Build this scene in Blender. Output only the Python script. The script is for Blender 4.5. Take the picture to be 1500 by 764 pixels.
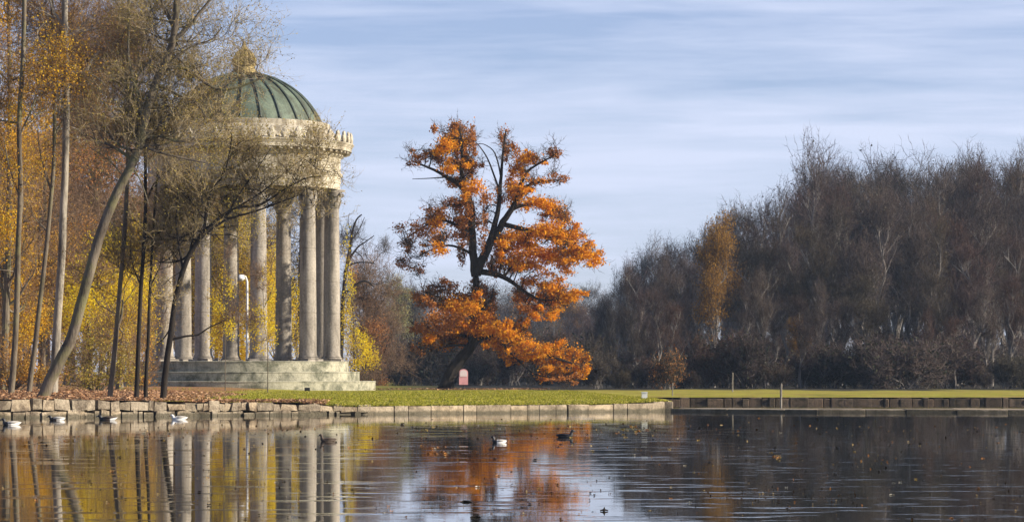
import bpy, bmesh, math, random
import numpy as np
from mathutils import Vector, Matrix

random.seed(7); RNG = np.random.default_rng(7)
for o in list(bpy.data.objects): bpy.data.objects.remove(o)
S = bpy.context.scene
C = S.collection
R = math.radians

# ------------------------------------------------------------------ camera
F = 4500.0; CX = 597.5; HZ = 550.0; EYE = 0.86      # focal length in photo pixels, optical axis, horizon row, eye height
cam_d = bpy.data.cameras.new('camera'); cam = bpy.data.objects.new('camera', cam_d); C.objects.link(cam)
cam.location = (0, 0, EYE); cam.rotation_euler = (R(90), 0, 0)
cam_d.sensor_width = 36; cam_d.lens = 36*F/1500
cam_d.shift_x = (750-CX)/1500; cam_d.shift_y = (HZ-382)/1500
cam_d.clip_start = .5; cam_d.clip_end = 6000
S.camera = cam

# ------------------------------------------------------------------ sky, sun, exposure
SUN_EL, SUN_AZ = 23.0, 79.0          # degrees; azimuth measured from the direction towards the camera, to the right
sd = Vector((math.sin(R(SUN_AZ))*math.cos(R(SUN_EL)), -math.cos(R(SUN_AZ))*math.cos(R(SUN_EL)), math.sin(R(SUN_EL))))
w = bpy.data.worlds.new('World'); S.world = w; w.use_nodes = True
nt = w.node_tree; N = nt.nodes; L = nt.links
for n in list(N): N.remove(n)
out = N.new('ShaderNodeOutputWorld'); bg = N.new('ShaderNodeBackground'); bg.inputs['Strength'].default_value = .0615
sky = N.new('ShaderNodeTexSky'); sky.sky_type = 'NISHITA'; sky.sun_disc = False
sky.sun_elevation = R(SUN_EL); sky.sun_rotation = math.atan2(sd.x, sd.y)
sky.air_density = 1.0; sky.dust_density = .3; sky.ozone_density = 4.5; sky.altitude = 500
tc = N.new('ShaderNodeTexCoord')
def wnoise(scale, mapscale, rot, detail, rough):
    mp = N.new('ShaderNodeMapping'); mp.inputs['Scale'].default_value = mapscale; mp.inputs['Rotation'].default_value = rot
    L.new(tc.outputs['Generated'], mp.inputs['Vector'])
    nz = N.new('ShaderNodeTexNoise'); nz.inputs['Scale'].default_value = scale; nz.inputs['Detail'].default_value = detail
    nz.inputs['Roughness'].default_value = rough; nz.inputs['Distortion'].default_value = .35
    L.new(mp.outputs['Vector'], nz.inputs['Vector']); return nz
n1 = wnoise(4.0, (1, 1, 8), (0, R(7), 0), 6, .55)
n2 = wnoise(11.0, (1, 1, 13), (0, R(-6), 0), 5, .55)
mx = N.new('ShaderNodeMath'); mx.operation = 'MULTIPLY_ADD'; mx.inputs[1].default_value = .45
L.new(n2.outputs['Fac'], mx.inputs[0]); L.new(n1.outputs['Fac'], mx.inputs[2])
rp = N.new('ShaderNodeMapRange'); rp.inputs['From Min'].default_value = .58; rp.inputs['From Max'].default_value = .88
rp.inputs['To Min'].default_value = .24; rp.inputs['To Max'].default_value = .84; L.new(mx.outputs[0], rp.inputs['Value'])
mix = N.new('ShaderNodeMix'); mix.data_type = 'RGBA'; mix.inputs['B'].default_value = (6.9, 7.4, 9.2, 1)

# thin cirrus low in the sky, clear overhead
sx = N.new('ShaderNodeSeparateXYZ'); L.new(tc.outputs['Generated'], sx.inputs[0])
el = N.new('ShaderNodeMapRange'); el.inputs['From Min'].default_value = .22; el.inputs['From Max'].default_value = .6; el.inputs['To Min'].default_value = 1; el.inputs['To Max'].default_value = .12
L.new(sx.outputs['Z'], el.inputs['Value'])
cm = N.new('ShaderNodeMath'); cm.operation = 'MULTIPLY'; L.new(rp.outputs['Result'], cm.inputs[0]); L.new(el.outputs['Result'], cm.inputs[1])
L.new(cm.outputs[0], mix.inputs['Factor']); 
tn = N.new('ShaderNodeMix'); tn.data_type = 'RGBA'; tn.blend_type = 'MULTIPLY'; tn.inputs['Factor'].default_value = 1; tn.inputs['B'].default_value = (1.04, .95, 1.12, 1)
L.new(sky.outputs['Color'], tn.inputs['A']); L.new(tn.outputs['Result'], mix.inputs['A'])
L.new(mix.outputs['Result'], bg.inputs['Color']); L.new(bg.outputs[0], out.inputs['Surface'])

sun_d = bpy.data.lights.new('sun', 'SUN'); sun_d.energy = 5.0; sun_d.angle = R(.55); sun_d.color = (1, .9, .74)
sun = bpy.data.objects.new('sun', sun_d); C.objects.link(sun)
sun.rotation_euler = sd.to_track_quat('Z', 'Y').to_euler(); sun.location = (60, 40, 60)
S.view_settings.view_transform = 'Standard'; S.view_settings.look = 'None'
S.view_settings.exposure = 0.92; S.view_settings.gamma = 1.0
S.render.engine = 'CYCLES'
S.cycles.max_bounces = 6; S.cycles.transparent_max_bounces = 8; S.cycles.volume_bounces = 0

# ------------------------------------------------------------------ helpers
def W(px, py, D):                     # a photo pixel at a distance -> place in the world
    return Vector(((px-CX)*D/F, D, EYE+(HZ-py)*D/F))
def mpp(D): return D/F
def tag(o, label=None, cat=None, group=None, kind=None):
    if label: o['label'] = label
    if cat: o['category'] = cat
    if group: o['group'] = group
    if kind: o['kind'] = kind
    return o
def empty(name, loc, label, cat, group=None):
    o = bpy.data.objects.new(name, None); C.objects.link(o); o.location = loc; o.empty_display_size = .3
    return tag(o, label, cat, group)
def mesh_obj(name, me, parent=None):
    o = bpy.data.objects.new(name, me); C.objects.link(o)
    if parent is not None: o.parent = parent
    return o
def local(o, parent):                 # a mesh modelled in world space becomes a child of a thing at parent.location
    o.data.transform(Matrix.Translation(-Vector(parent.location))); o.parent = parent; return o
def copy_tree(o, parent=None):
    c = o.copy(); C.objects.link(c); c.parent = parent
    for ch in list(o.children): copy_tree(ch, c)
    return c

class MB:                             # mesh collector: vertex list, face list, material index list
    def __init__(s): s.v = []; s.f = []; s.m = []; s.n = 0; s.smooth = True
    def add(s, verts, faces, mi=0):
        b = s.n; s.v.extend(verts); s.n += len(verts)
        for f in faces: s.f.append(tuple(i+b for i in f)); s.m.append(mi)
    def tube(s, pts, rad, k=6, mi=0, cap=True):
        n = len(pts); vs = []; fs = []
        for i, p in enumerate(pts):
            a = pts[max(i-1, 0)]; b = pts[min(i+1, n-1)]
            t = Vector(b)-Vector(a)
            if t.length < 1e-9: t = Vector((0, 0, 1))
            t.normalize()
            u = t.cross(Vector((.31, .95, .05)));
            if u.length < .05: u = t.cross(Vector((1, 0, 0)))
            u.normalize(); v = t.cross(u)
            for j in range(k):
                a_ = 2*math.pi*j/k
                q = Vector(p)+(u*math.cos(a_)+v*math.sin(a_))*rad[i]
                vs.append((q.x, q.y, q.z))
        for i in range(n-1):
            for j in range(k):
                fs.append((i*k+j, i*k+(j+1) % k, (i+1)*k+(j+1) % k, (i+1)*k+j))
        if cap:
            fs.append(tuple(range(k-1, -1, -1))); fs.append(tuple((n-1)*k+j for j in range(k)))
        s.add(vs, fs, mi)
    def box(s, c, d, mi=0, rz=0, jit=0):
        x, y, z = d[0]/2, d[1]/2, d[2]/2; ca, sa = math.cos(rz), math.sin(rz); vs = []
        for sx, sy, sz in ((-1,-1,-1),(1,-1,-1),(1,1,-1),(-1,1,-1),(-1,-1,1),(1,-1,1),(1,1,1),(-1,1,1)):
            a, b, e = sx*x+random.uniform(-jit, jit), sy*y+random.uniform(-jit, jit), sz*z+random.uniform(-jit, jit)
            vs.append((c[0]+a*ca-b*sa, c[1]+a*sa+b*ca, c[2]+e))
        s.add(vs, [(0,3,2,1),(4,5,6,7),(0,1,5,4),(1,2,6,5),(2,3,7,6),(3,0,4,7)], mi)
    def lathe(s, prof, n=64, mi=0, c=(0, 0, 0), caps=False):
        vs = []; fs = []; k = len(prof)
        for j in range(n):
            a = 2*math.pi*j/n
            for r, z in prof: vs.append((c[0]+r*math.cos(a), c[1]+r*math.sin(a), c[2]+z))
        for j in range(n):
            for i in range(k-1):
                fs.append((j*k+i, ((j+1) % n)*k+i, ((j+1) % n)*k+i+1, j*k+i+1))
        if caps:
            fs.append(tuple(j*k for j in range(n-1, -1, -1))); fs.append(tuple(j*k+k-1 for j in range(n)))
        s.add(vs, fs, mi)
    def mesh(s, name, mats, smooth=True, angle=35):
        me = bpy.data.meshes.new(name); me.from_pydata([tuple(v) for v in s.v], [], s.f)
        for m in (mats if isinstance(mats, (list, tuple)) else [mats]): me.materials.append(m)
        me.polygons.foreach_set('material_index', s.m)
        me.polygons.foreach_set('use_smooth', [smooth]*len(s.f))
        me.update()
        if smooth and angle: 
            try: me.set_sharp_from_angle(angle=R(angle))
            except Exception: pass
        return me
    def obj(s, name, mats, parent=None, smooth=True, angle=35): return mesh_obj(name, s.mesh(name, mats, smooth, angle), parent)

def np_mesh(name, verts, faces, mats, mi=None, smooth=False):
    verts = np.asarray(verts, np.float32).reshape(-1, 3); faces = np.asarray(faces, np.int32)
    me = bpy.data.meshes.new(name); k = faces.shape[1]
    me.vertices.add(len(verts)); me.vertices.foreach_set('co', verts.ravel())
    me.loops.add(faces.size); me.loops.foreach_set('vertex_index', faces.ravel())
    me.polygons.add(len(faces)); me.polygons.foreach_set('loop_start', np.arange(0, faces.size, k, dtype=np.int32))
    me.polygons.foreach_set('loop_total', np.full(len(faces), k, np.int32))
    for m in (mats if isinstance(mats, (list, tuple)) else [mats]): me.materials.append(m)
    if mi is not None: me.polygons.foreach_set('material_index', np.asarray(mi, np.int32))
    if smooth: me.polygons.foreach_set('use_smooth', np.ones(len(faces), bool))
    me.update(calc_edges=True); me.validate(); return me

def unit(v): return v/np.maximum(np.linalg.norm(v, axis=-1, keepdims=True), 1e-9)
def leaf_arrays(cen, size, flat=0.0, aspect=.62):
    n = len(cen); a = RNG.normal(size=(n, 3)); a[:, 2] *= (1-flat); a = unit(a)
    b = RNG.normal(size=(n, 3)); b[:, 2] *= (1-flat); b = unit(b-a*np.sum(a*b, 1, keepdims=True)); c = np.cross(a, b)
    s = (size*RNG.uniform(.65, 1.35, n))[:, None]
    v = np.stack([cen-a*s*.5, cen+b*s*aspect*.5+c*s*.10-a*s*.05, cen+a*s*.5, cen-b*s*aspect*.5+c*s*.10-a*s*.05], 1)
    f = np.arange(n*4).reshape(n, 4); return v.reshape(-1, 3), f
def ribbons(root, d, length, r, seg=3, curl=.35, up=.15):
    """many thin three sided twigs at once; returns verts, quad faces and the points along every twig"""
    n = len(root); pts = [root]; cur = root; dd = unit(d); st = (length/seg)[:, None]
    for i in range(seg):
        dd = unit(dd+RNG.normal(size=(n, 3))*curl+np.array([0, 0, up])); cur = cur+dd*st; pts.append(cur)
    P = np.stack(pts, 1)
    u = unit(np.cross(unit(d), RNG.normal(size=(n, 3)))); v = np.cross(unit(d), u)
    V = []
    for i in range(seg+1):
        rr = (r*(1-.75*i/seg))[:, None]
        for j in range(3):
            a = 2*math.pi*j/3; V.append(P[:, i]+(u*math.cos(a)+v*math.sin(a))*rr)
    V = np.stack(V, 1); k = (seg+1)*3; base = (np.arange(n)*k)[:, None]; f = []
    for i in range(seg):
        for j in range(3): f.append(np.concatenate([base+i*3+j, base+i*3+(j+1) % 3, base+(i+1)*3+(j+1) % 3, base+(i+1)*3+j], 1))
    return V.reshape(-1, 3), np.concatenate(f, 0), P
class NP:
    def __init__(s): s.v = []; s.f = []; s.m = []; s.n = 0
    def add(s, v, f, mi=0):
        if len(v) == 0: return
        s.v.append(v); s.f.append(f+s.n); s.m.append(np.full(len(f), mi)); s.n += len(v)
    def mesh(s, name, mats): return np_mesh(name, np.concatenate(s.v), np.concatenate(s.f), mats, np.concatenate(s.m))

# ------------------------------------------------------------------ materials
def newmat(name):
    m = bpy.data.materials.new(name); m.use_nodes = True; nt = m.node_tree
    for n in list(nt.nodes): nt.nodes.remove(n)
    o = nt.nodes.new('ShaderNodeOutputMaterial'); p = nt.nodes.new('ShaderNodeBsdfPrincipled')
    nt.links.new(p.outputs[0], o.inputs['Surface']); return m, nt, p, o
def ramp(nt, stops, interp='LINEAR'):
    r = nt.nodes.new('ShaderNodeValToRGB'); r.color_ramp.interpolation = interp; e = r.color_ramp.elements
    while len(e) < len(stops): e.new(.5)
    for i, (p, c) in enumerate(stops): e[i].position = p; e[i].color = (*c, 1)
    return r
def noise(nt, scale, detail=5, rough=.6, mapscale=None, coord='Object', dist=0):
    t = nt.nodes.new('ShaderNodeTexCoord'); n = nt.nodes.new('ShaderNodeTexNoise')
    n.inputs['Scale'].default_value = scale; n.inputs['Detail'].default_value = detail; n.inputs['Roughness'].default_value = rough
    n.inputs['Distortion'].default_value = dist
    if mapscale:
        m = nt.nodes.new('ShaderNodeMapping'); m.inputs['Scale'].default_value = mapscale
        nt.links.new(t.outputs[coord], m.inputs['Vector']); nt.links.new(m.outputs[0], n.inputs['Vector'])
    else: nt.links.new(t.outputs[coord], n.inputs['Vector'])
    return n
def mixrgb(nt, a, b, fac, mode='MIX'):
    m = nt.nodes.new('ShaderNodeMix'); m.data_type = 'RGBA'; m.blend_type = mode
    for sock, val in (('A', a), ('B', b), ('Factor', fac)):
        if hasattr(val, 'links'): nt.links.new(val, m.inputs[sock])
        elif isinstance(val, (tuple, list)): m.inputs[sock].default_value = (*val, 1)
        else: m.inputs[sock].default_value = val
    return m.outputs['Result']
def mat_stone(name, c0, c1, stain, rough=.85, scale=1.6, streak=True, joints=None, bump=.02, blocky=False):
    m, nt, p, o = newmat(name)
    n = noise(nt, scale, 8, .65); r = ramp(nt, [(.3, c0), (.7, c1)]); nt.links.new(n.outputs['Fac'], r.inputs[0])
    n2 = noise(nt, scale*1.3, 6, .7, (1.6, 1.6, .28) if streak else None, dist=.4)
    r2 = ramp(nt, [(.44, (0, 0, 0)), (.62, (1, 1, 1))]); nt.links.new(n2.outputs['Fac'], r2.inputs[0])
    col = mixrgb(nt, r.outputs[0], stain, r2.outputs[0])
    n4 = noise(nt, scale*14, 4, .7); r4 = ramp(nt, [(.35, (.72, .72, .72)), (.65, (1.1, 1.1, 1.1))]); nt.links.new(n4.outputs['Fac'], r4.inputs[0])
    col = mixrgb(nt, col, r4.outputs[0], 1.0, 'MULTIPLY')
    if blocky:
        ge = nt.nodes.new('ShaderNodeNewGeometry'); rb = ramp(nt, [(0, (.62, .60, .56)), (.5, (.95, .95, .95)), (1, (1.15, 1.08, .98))]); nt.links.new(ge.outputs['Random Per Island'], rb.inputs[0])
        col = mixrgb(nt, col, rb.outputs[0], 1.0, 'MULTIPLY')
    if joints: 
        br = nt.nodes.new('ShaderNodeTexBrick')
    nt.links.new(col, p.inputs['Base Color'])
    p.inputs['Roughness'].default_value = rough; p.inputs['Specular IOR Level'].default_value = .25
    b = nt.nodes.new('ShaderNodeBump'); b.inputs['Distance'].default_value = bump; b.inputs['Strength'].default_value = .8
    n3 = noise(nt, scale*8, 8, .7); nt.links.new(n3.outputs['Fac'], b.inputs['Height']); nt.links.new(b.outputs[0], p.inputs['Normal'])
    return m
def mat_leaf(name, cols, transl=.35, patch=None, vary=None):
    m, nt, p, o = newmat(name); nt.nodes.remove(p)
    g = nt.nodes.new('ShaderNodeNewGeometry')
    st = [(i/(max(len(cols)-1, 1)), c) for i, c in enumerate(cols)]
    r = ramp(nt, st); nt.links.new(g.outputs['Random Per Island'], r.inputs[0]); col = r.outputs[0]
    if patch:                          # clumps of leaves that have turned further than others
        n = noise(nt, patch[1], 3, .5); rr = ramp(nt, [(.45, (0, 0, 0)), (.62, (1, 1, 1))]); nt.links.new(n.outputs['Fac'], rr.inputs[0])
        f = nt.nodes.new('ShaderNodeMath'); f.operation = 'MULTIPLY'; f.inputs[1].default_value = patch[2]; nt.links.new(rr.outputs[0], f.inputs[0])
        col = mixrgb(nt, col, patch[0], f.outputs[0])
    if vary:
        oi = nt.nodes.new('ShaderNodeObjectInfo'); rv = ramp(nt, [(i/(len(vary)-1), c) for i, c in enumerate(vary)]); nt.links.new(oi.outputs['Random'], rv.inputs[0])
        col = mixrgb(nt, col, rv.outputs[0], 1.0, 'MULTIPLY')
    d = nt.nodes.new('ShaderNodeBsdfDiffuse'); t = nt.nodes.new('ShaderNodeBsdfTranslucent'); mx = nt.nodes.new('ShaderNodeMixShader')
    nt.links.new(col, d.inputs[0]); nt.links.new(col, t.inputs[0]); mx.inputs[0].default_value = transl
    nt.links.new(d.outputs[0], mx.inputs[1]); nt.links.new(t.outputs[0], mx.inputs[2]); nt.links.new(mx.outputs[0], o.inputs['Surface'])
    return m
def mat_bark(name, c0, c1, scale=6, moss=None):
    m, nt, p, o = newmat(name)
    n = noise(nt, scale, 8, .7, (1, 1, .25)); r = ramp(nt, [(.35, c0), (.65, c1)]); nt.links.new(n.outputs['Fac'], r.inputs[0]); col = r.outputs[0]
    if moss:
        n2 = noise(nt, 1.3, 5, .6); r2 = ramp(nt, [(.5, (0, 0, 0)), (.62, (.8, .8, .8))]); nt.links.new(n2.outputs['Fac'], r2.inputs[0])
        col = mixrgb(nt, col, moss, r2.outputs[0])
    nt.links.new(col, p.inputs['Base Color']); p.inputs['Roughness'].default_value = .95; p.inputs['Specular IOR Level'].default_value = .1
    b = nt.nodes.new('ShaderNodeBump'); b.inputs['Distance'].default_value = .03; b.inputs['Strength'].default_value = .9
    n3 = noise(nt, scale*3, 6, .7, (1, 1, .2)); nt.links.new(n3.outputs['Fac'], b.inputs['Height']); nt.links.new(b.outputs[0], p.inputs['Normal'])
    return m
def mat_plain(name, c, rough=.6, metal=0, var=.25, scale=8):
    m, nt, p, o = newmat(name)
    n = noise(nt, scale, 5, .6); r = ramp(nt, [(.3, tuple(x*(1-var) for x in c)), (.7, tuple(min(1, x*(1+var)) for x in c))])
    nt.links.new(n.outputs['Fac'], r.inputs[0]); nt.links.new(r.outputs[0], p.inputs['Base Color'])
    p.inputs['Roughness'].default_value = rough; p.inputs['Metallic'].default_value = metal; return m

M = {}
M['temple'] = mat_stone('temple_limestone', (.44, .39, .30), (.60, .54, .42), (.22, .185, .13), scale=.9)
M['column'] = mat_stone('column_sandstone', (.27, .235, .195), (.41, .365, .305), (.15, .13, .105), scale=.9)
M['step'] = mat_stone('step_stone', (.31, .295, .215), (.46, .43, .32), (.12, .12, .08), scale=1.1, bump=.03, streak=False)
M['copper'] = mat_stone('verdigris_copper', (.085, .115, .085), (.15, .185, .13), (.065, .07, .045), rough=.6, scale=1.0, bump=.005)
M['copper_dark'] = mat_stone('dark_copper', (.045, .06, .048), (.085, .11, .085), (.04, .045, .03), rough=.6, scale=1.0, bump=.005)
M['gilt'] = mat_stone('weathered_gilding', (.36, .26, .09), (.52, .40, .15), (.17, .13, .07), rough=.5, scale=5, bump=.02)
M['ceiling'] = mat_stone('ceiling_plaster', (.36, .32, .26), (.45, .41, .33), (.28, .25, .19), scale=1)
M['rubble'] = mat_stone('rubble_stone', (.31, .255, .18), (.54, .45, .33), (.15, .115, .08), scale=2.2, bump=.06, streak=False, blocky=True)
M['quay'] = mat_stone('quay_stone', (.36, .29, .20), (.52, .43, .31), (.19, .15, .10), scale=2.6, bump=.03, streak=False, blocky=True)
def wet_band(m):
    nt = m.node_tree; p = [n for n in nt.nodes if n.type == 'BSDF_PRINCIPLED'][0]; src = p.inputs['Base Color'].links[0].from_socket
    g = nt.nodes.new('ShaderNodeNewGeometry'); sp = nt.nodes.new('ShaderNodeSeparateXYZ'); nt.links.new(g.outputs['Position'], sp.inputs[0])
    n = noise(nt, 2.5, 5, .7); a = nt.nodes.new('ShaderNodeMath'); a.operation = 'MULTIPLY_ADD'; a.inputs[1].default_value = -.14
    nt.links.new(n.outputs['Fac'], a.inputs[0]); nt.links.new(sp.outputs['Z'], a.inputs[2])
    r = nt.nodes.new('ShaderNodeMapRange'); r.inputs['From Min'].default_value = -.03; r.inputs['From Max'].default_value = .02; r.inputs['To Min'].default_value = .75; r.inputs['To Max'].default_value = 0
    nt.links.new(a.outputs[0], r.inputs['Value']); c = mixrgb(nt, src, (.055, .05, .03), r.outputs['Result']); nt.links.new(c, p.inputs['Base Color'])
wet_band(M['rubble']); wet_band(M['quay'])
M['farbank'] = mat_stone('bank_stone', (.11, .075, .05), (.19, .135, .09), (.05, .04, .025), scale=2.6, bump=.03, streak=False, blocky=True)
M['bark'] = mat_bark('bark', (.055, .043, .033), (.20, .165, .12), 5, (.16, .15, .07))
M['bark_pale'] = mat_bark('pale_bark', (.10, .085, .065), (.38, .335, .27), 5)
M['bark_dark'] = mat_bark('dark_bark', (.016, .013, .011), (.042, .034, .027), 5)
M['twig_tan'] = mat_leaf('tan_twig', [(.11, .08, .045), (.33, .255, .14), (.46, .37, .22)], .0)
M['twig_brown'] = mat_leaf('brown_twig', [(.10, .065, .04), (.19, .12, .075), (.25, .17, .11)], .0)
M['twig_grey'] = mat_leaf('grey_twig', [(.026, .020, .018), (.054, .043, .038), (.105, .086, .077)], .0, None, [(1.5, 1.2, 1.15), (.8, .8, .84), (1.25, 1.2, .9), (1.75, 1.65, 1.6), (.7, .66, .68), (1.5, 1.1, .95), (1.1, 1.2, .95), (1.6, 1.45, 1.5)])
M['twig_far'] = mat_leaf('far_twig', [(.05, .045, .042), (.09, .08, .075), (.13, .115, .105)], .0)
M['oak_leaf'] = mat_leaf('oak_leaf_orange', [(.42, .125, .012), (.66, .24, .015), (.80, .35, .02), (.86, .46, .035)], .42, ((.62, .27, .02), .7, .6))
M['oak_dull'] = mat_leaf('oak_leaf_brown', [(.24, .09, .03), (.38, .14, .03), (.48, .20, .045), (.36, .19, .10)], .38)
M['gold'] = mat_leaf('leaf_gold', [(.44, .21, .012), (.60, .33, .02), (.68, .44, .03), (.50, .36, .04)], .4, ((.40, .17, .03), .5, .6))
M['yellow'] = mat_leaf('leaf_yellow', [(.66, .46, .015), (.80, .62, .02), (.86, .72, .05), (.62, .38, .02)], .55, ((.50, .26, .02), .6, .5))
M['ochre'] = mat_leaf('leaf_ochre', [(.32, .16, .03), (.48, .27, .045), (.56, .36, .08), (.36, .28, .06)], .35, ((.42, .16, .03), .6, .6))
M['rust'] = mat_leaf('leaf_rust', [(.25, .10, .035), (.36, .155, .05), (.43, .23, .09)], .3)
M['olive'] = mat_leaf('leaf_olive', [(.20, .155, .03), (.34, .27, .05), (.46, .38, .08), (.40, .23, .05)], .35)
M['dark_leaf'] = mat_leaf('leaf_dark_green', [(.025, .03, .02), (.045, .05, .03), (.07, .07, .045)], .2)
M['far_leaf'] = mat_leaf('leaf_far', [(.06, .055, .045), (.10, .09, .07), (.13, .11, .08)], .2)
M['far_yellow'] = mat_leaf('leaf_far_yellow', [(.28, .25, .09), (.42, .37, .14), (.34, .34, .15)], .3)
M['forest_orange'] = mat_leaf('leaf_forest_orange', [(.20, .10, .025), (.31, .16, .03), (.38, .22, .05)], .35)
M['litter'] = mat_leaf('leaf_litter', [(.20, .11, .065), (.34, .19, .10), (.46, .30, .18), (.27, .13, .065)], .1)
M['grass'] = mat_leaf('grass_blade', [(.15, .165, .018), (.25, .25, .025), (.33, .30, .04), (.38, .32, .10)], .3)

# water
m, nt, p, o = newmat('lake_water'); M['water'] = m
p.inputs['Base Color'].default_value = (.016, .017, .011, 1); p.inputs['Roughness'].default_value = .02; p.inputs['IOR'].default_value = 1.33
na = noise(nt, 1.0, 3, .5, (.7, 1.5, 1)); nb = noise(nt, 1.0, 3, .6, (6.0, 10.0, 1))
nm = noise(nt, 1.0, 3, .6, (1.0, 2.2, 1)); rm = ramp(nt, [(.56, (0, 0, 0)), (.72, (1, 1, 1))]); nt.links.new(nm.outputs['Fac'], rm.inputs[0])
mm = nt.nodes.new('ShaderNodeMath'); mm.operation = 'MULTIPLY_ADD'; mm.inputs[1].default_value = .0046; mm.inputs[2].default_value = .00018
nt.links.new(rm.outputs[0], mm.inputs[0])
mb_ = nt.nodes.new('ShaderNodeMath'); mb_.operation = 'MULTIPLY'; nt.links.new(nb.outputs['Fac'], mb_.inputs[0]); nt.links.new(mm.outputs[0], mb_.inputs[1])
ma = nt.nodes.new('ShaderNodeMath'); ma.operation = 'MULTIPLY_ADD'; ma.inputs[1].default_value = .0010
nt.links.new(na.outputs['Fac'], ma.inputs[0]); nt.links.new(mb_.outputs[0], ma.inputs[2])
b = nt.nodes.new('ShaderNodeBump'); b.inputs['Strength'].default_value = 1; b.inputs['Distance'].default_value = 1
nt.links.new(ma.outputs[0], b.inputs['Height']); nt.links.new(b.outputs[0], p.inputs['Normal'])

# ground: lawn, with leaf litter towards the wood on the left and along the edge of the bank, and painted shade beyond the lawn
m, nt, p, o = newmat('lawn_litter_and_shade'); M['ground'] = m
n = noise(nt, .55, 9, .75); g = ramp(nt, [(.32, (.15, .16, .02)), (.46, (.26, .25, .025)), (.56, (.34, .30, .04)), (.68, (.38, .30, .09))]); nt.links.new(n.outputs['Fac'], g.inputs[0])
n2 = noise(nt, 6, 6, .7); l = ramp(nt, [(.3, (.14, .065, .03)), (.55, (.30, .15, .07)), (.72, (.44, .26, .13))]); nt.links.new(n2.outputs['Fac'], l.inputs[0])
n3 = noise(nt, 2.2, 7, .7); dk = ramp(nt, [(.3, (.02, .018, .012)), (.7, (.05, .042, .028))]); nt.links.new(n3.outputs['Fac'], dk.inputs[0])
at = nt.nodes.new('ShaderNodeAttribute'); at.attribute_name = 'litter_and_shade'
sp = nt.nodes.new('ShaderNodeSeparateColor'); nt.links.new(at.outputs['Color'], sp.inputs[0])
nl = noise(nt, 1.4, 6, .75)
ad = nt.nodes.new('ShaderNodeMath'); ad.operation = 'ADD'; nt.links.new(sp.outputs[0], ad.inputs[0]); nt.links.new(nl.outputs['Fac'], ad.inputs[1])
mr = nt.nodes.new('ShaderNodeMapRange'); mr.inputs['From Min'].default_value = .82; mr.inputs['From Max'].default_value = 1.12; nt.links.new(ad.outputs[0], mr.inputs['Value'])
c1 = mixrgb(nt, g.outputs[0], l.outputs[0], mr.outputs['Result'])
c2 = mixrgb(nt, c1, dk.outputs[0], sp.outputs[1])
nt.links.new(c2, p.inputs['Base Color']); p.inputs['Roughness'].default_value = .95; p.inputs['Specular IOR Level'].default_value = .1
bb = nt.nodes.new('ShaderNodeBump'); bb.inputs['Distance'].default_value = .05; nt.links.new(n2.outputs['Fac'], bb.inputs['Height']); nt.links.new(bb.outputs[0], p.inputs['Normal'])

# ------------------------------------------------------------------ the lake and the land
CORNER = Vector((6.41, 74.4))
def bank(x):
    if x <= -12: return 59.4
    if x <= CORNER.x: return 62.4+(x+8.3)*.816
    return 97.0
def sstep(a, b, x):
    t = min(1, max(0, (x-a)/(b-a))); return t*t*(3-2*t)
def land(x, y):
    z = .28+.10*sstep(-3, -8, x)+.06*sstep(-4, -9, x)*sstep(64, 76, y)
    z -= .085*sstep(3.5, 0, y-bank(x))*sstep(-2.6, -1.2, x)*(1-.6*sstep(4.6, 6.3, x)) if x < 6.43 else 0
    if x >= 6.43: z -= .10*sstep(5, 0, y-97)
    z += .05*math.sin(x*.21+1.3)*math.sin(y*.13)*sstep(120, 160, y)
    z += .9*sstep(250, 900, y)
    return z
def wallc(x): return land(x, bank(x))
xs = sorted(set([-1800, -900, -400, -200, -120, -80, -50, -35]+[round(-25+i*.5, 3) for i in range(63)]+[CORNER.x, CORNER.x+.02]
      +[round(6.5+i*.75, 3) for i in range(46)]+[45, 60, 90, 140, 220, 400, 900, 1800]))
ts = [0, .25, .5, 1, 1.5, 2, 3, 4, 5, 6, 8, 10, 12, 15, 18, 22, 26, 30, 36, 44, 52, 60, 75, 95, 120, 150, 190, 250, 340, 500, 800, 1300, 2200]
gm = MB(); cov = []
for x in xs:
    y0 = bank(x)+.12
    for t in ts:
        y = y0+t; gm.v.append((x, y, land(x, y)+(.0 if t == 0 else random.uniform(-.008, .012)))); gm.n += 1
        peninsula = x < CORNER.x+.01
        if peninsula:
            lit = .62*sstep(-4.2, -6.2, x)+.48*sstep(3.2, .6, t)*sstep(1.2, -2.0, x)+.20*sstep(.35, .0, t)
        else: lit = .36
        shade = sstep(0, 7, y-121-3*math.sin(x*.6)-2.5*math.sin(x*1.7+1)-2*math.sin(x*.23))*sstep(-5, 3, x)  # shade under the far trees, painted dark into the ground colour
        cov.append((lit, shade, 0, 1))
k = len(ts)
for i in range(len(xs)-1):
    for j in range(k-1): gm.f.append((i*k+j, (i+1)*k+j, (i+1)*k+j+1, i*k+j+1)); gm.m.append(0)
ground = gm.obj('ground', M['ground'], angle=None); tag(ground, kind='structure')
ca = ground.data.color_attributes.new('litter_and_shade', 'FLOAT_COLOR', 'POINT')
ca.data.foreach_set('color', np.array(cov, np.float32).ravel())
wm = MB(); wm.add([(-2000, -300, 0), (2000, -300, 0), (2000, 2600, 0), (-2000, 2600, 0)], [(0, 1, 2, 3)])
tag(wm.obj('lake_water', M['water'], smooth=False), kind='structure')

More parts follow.
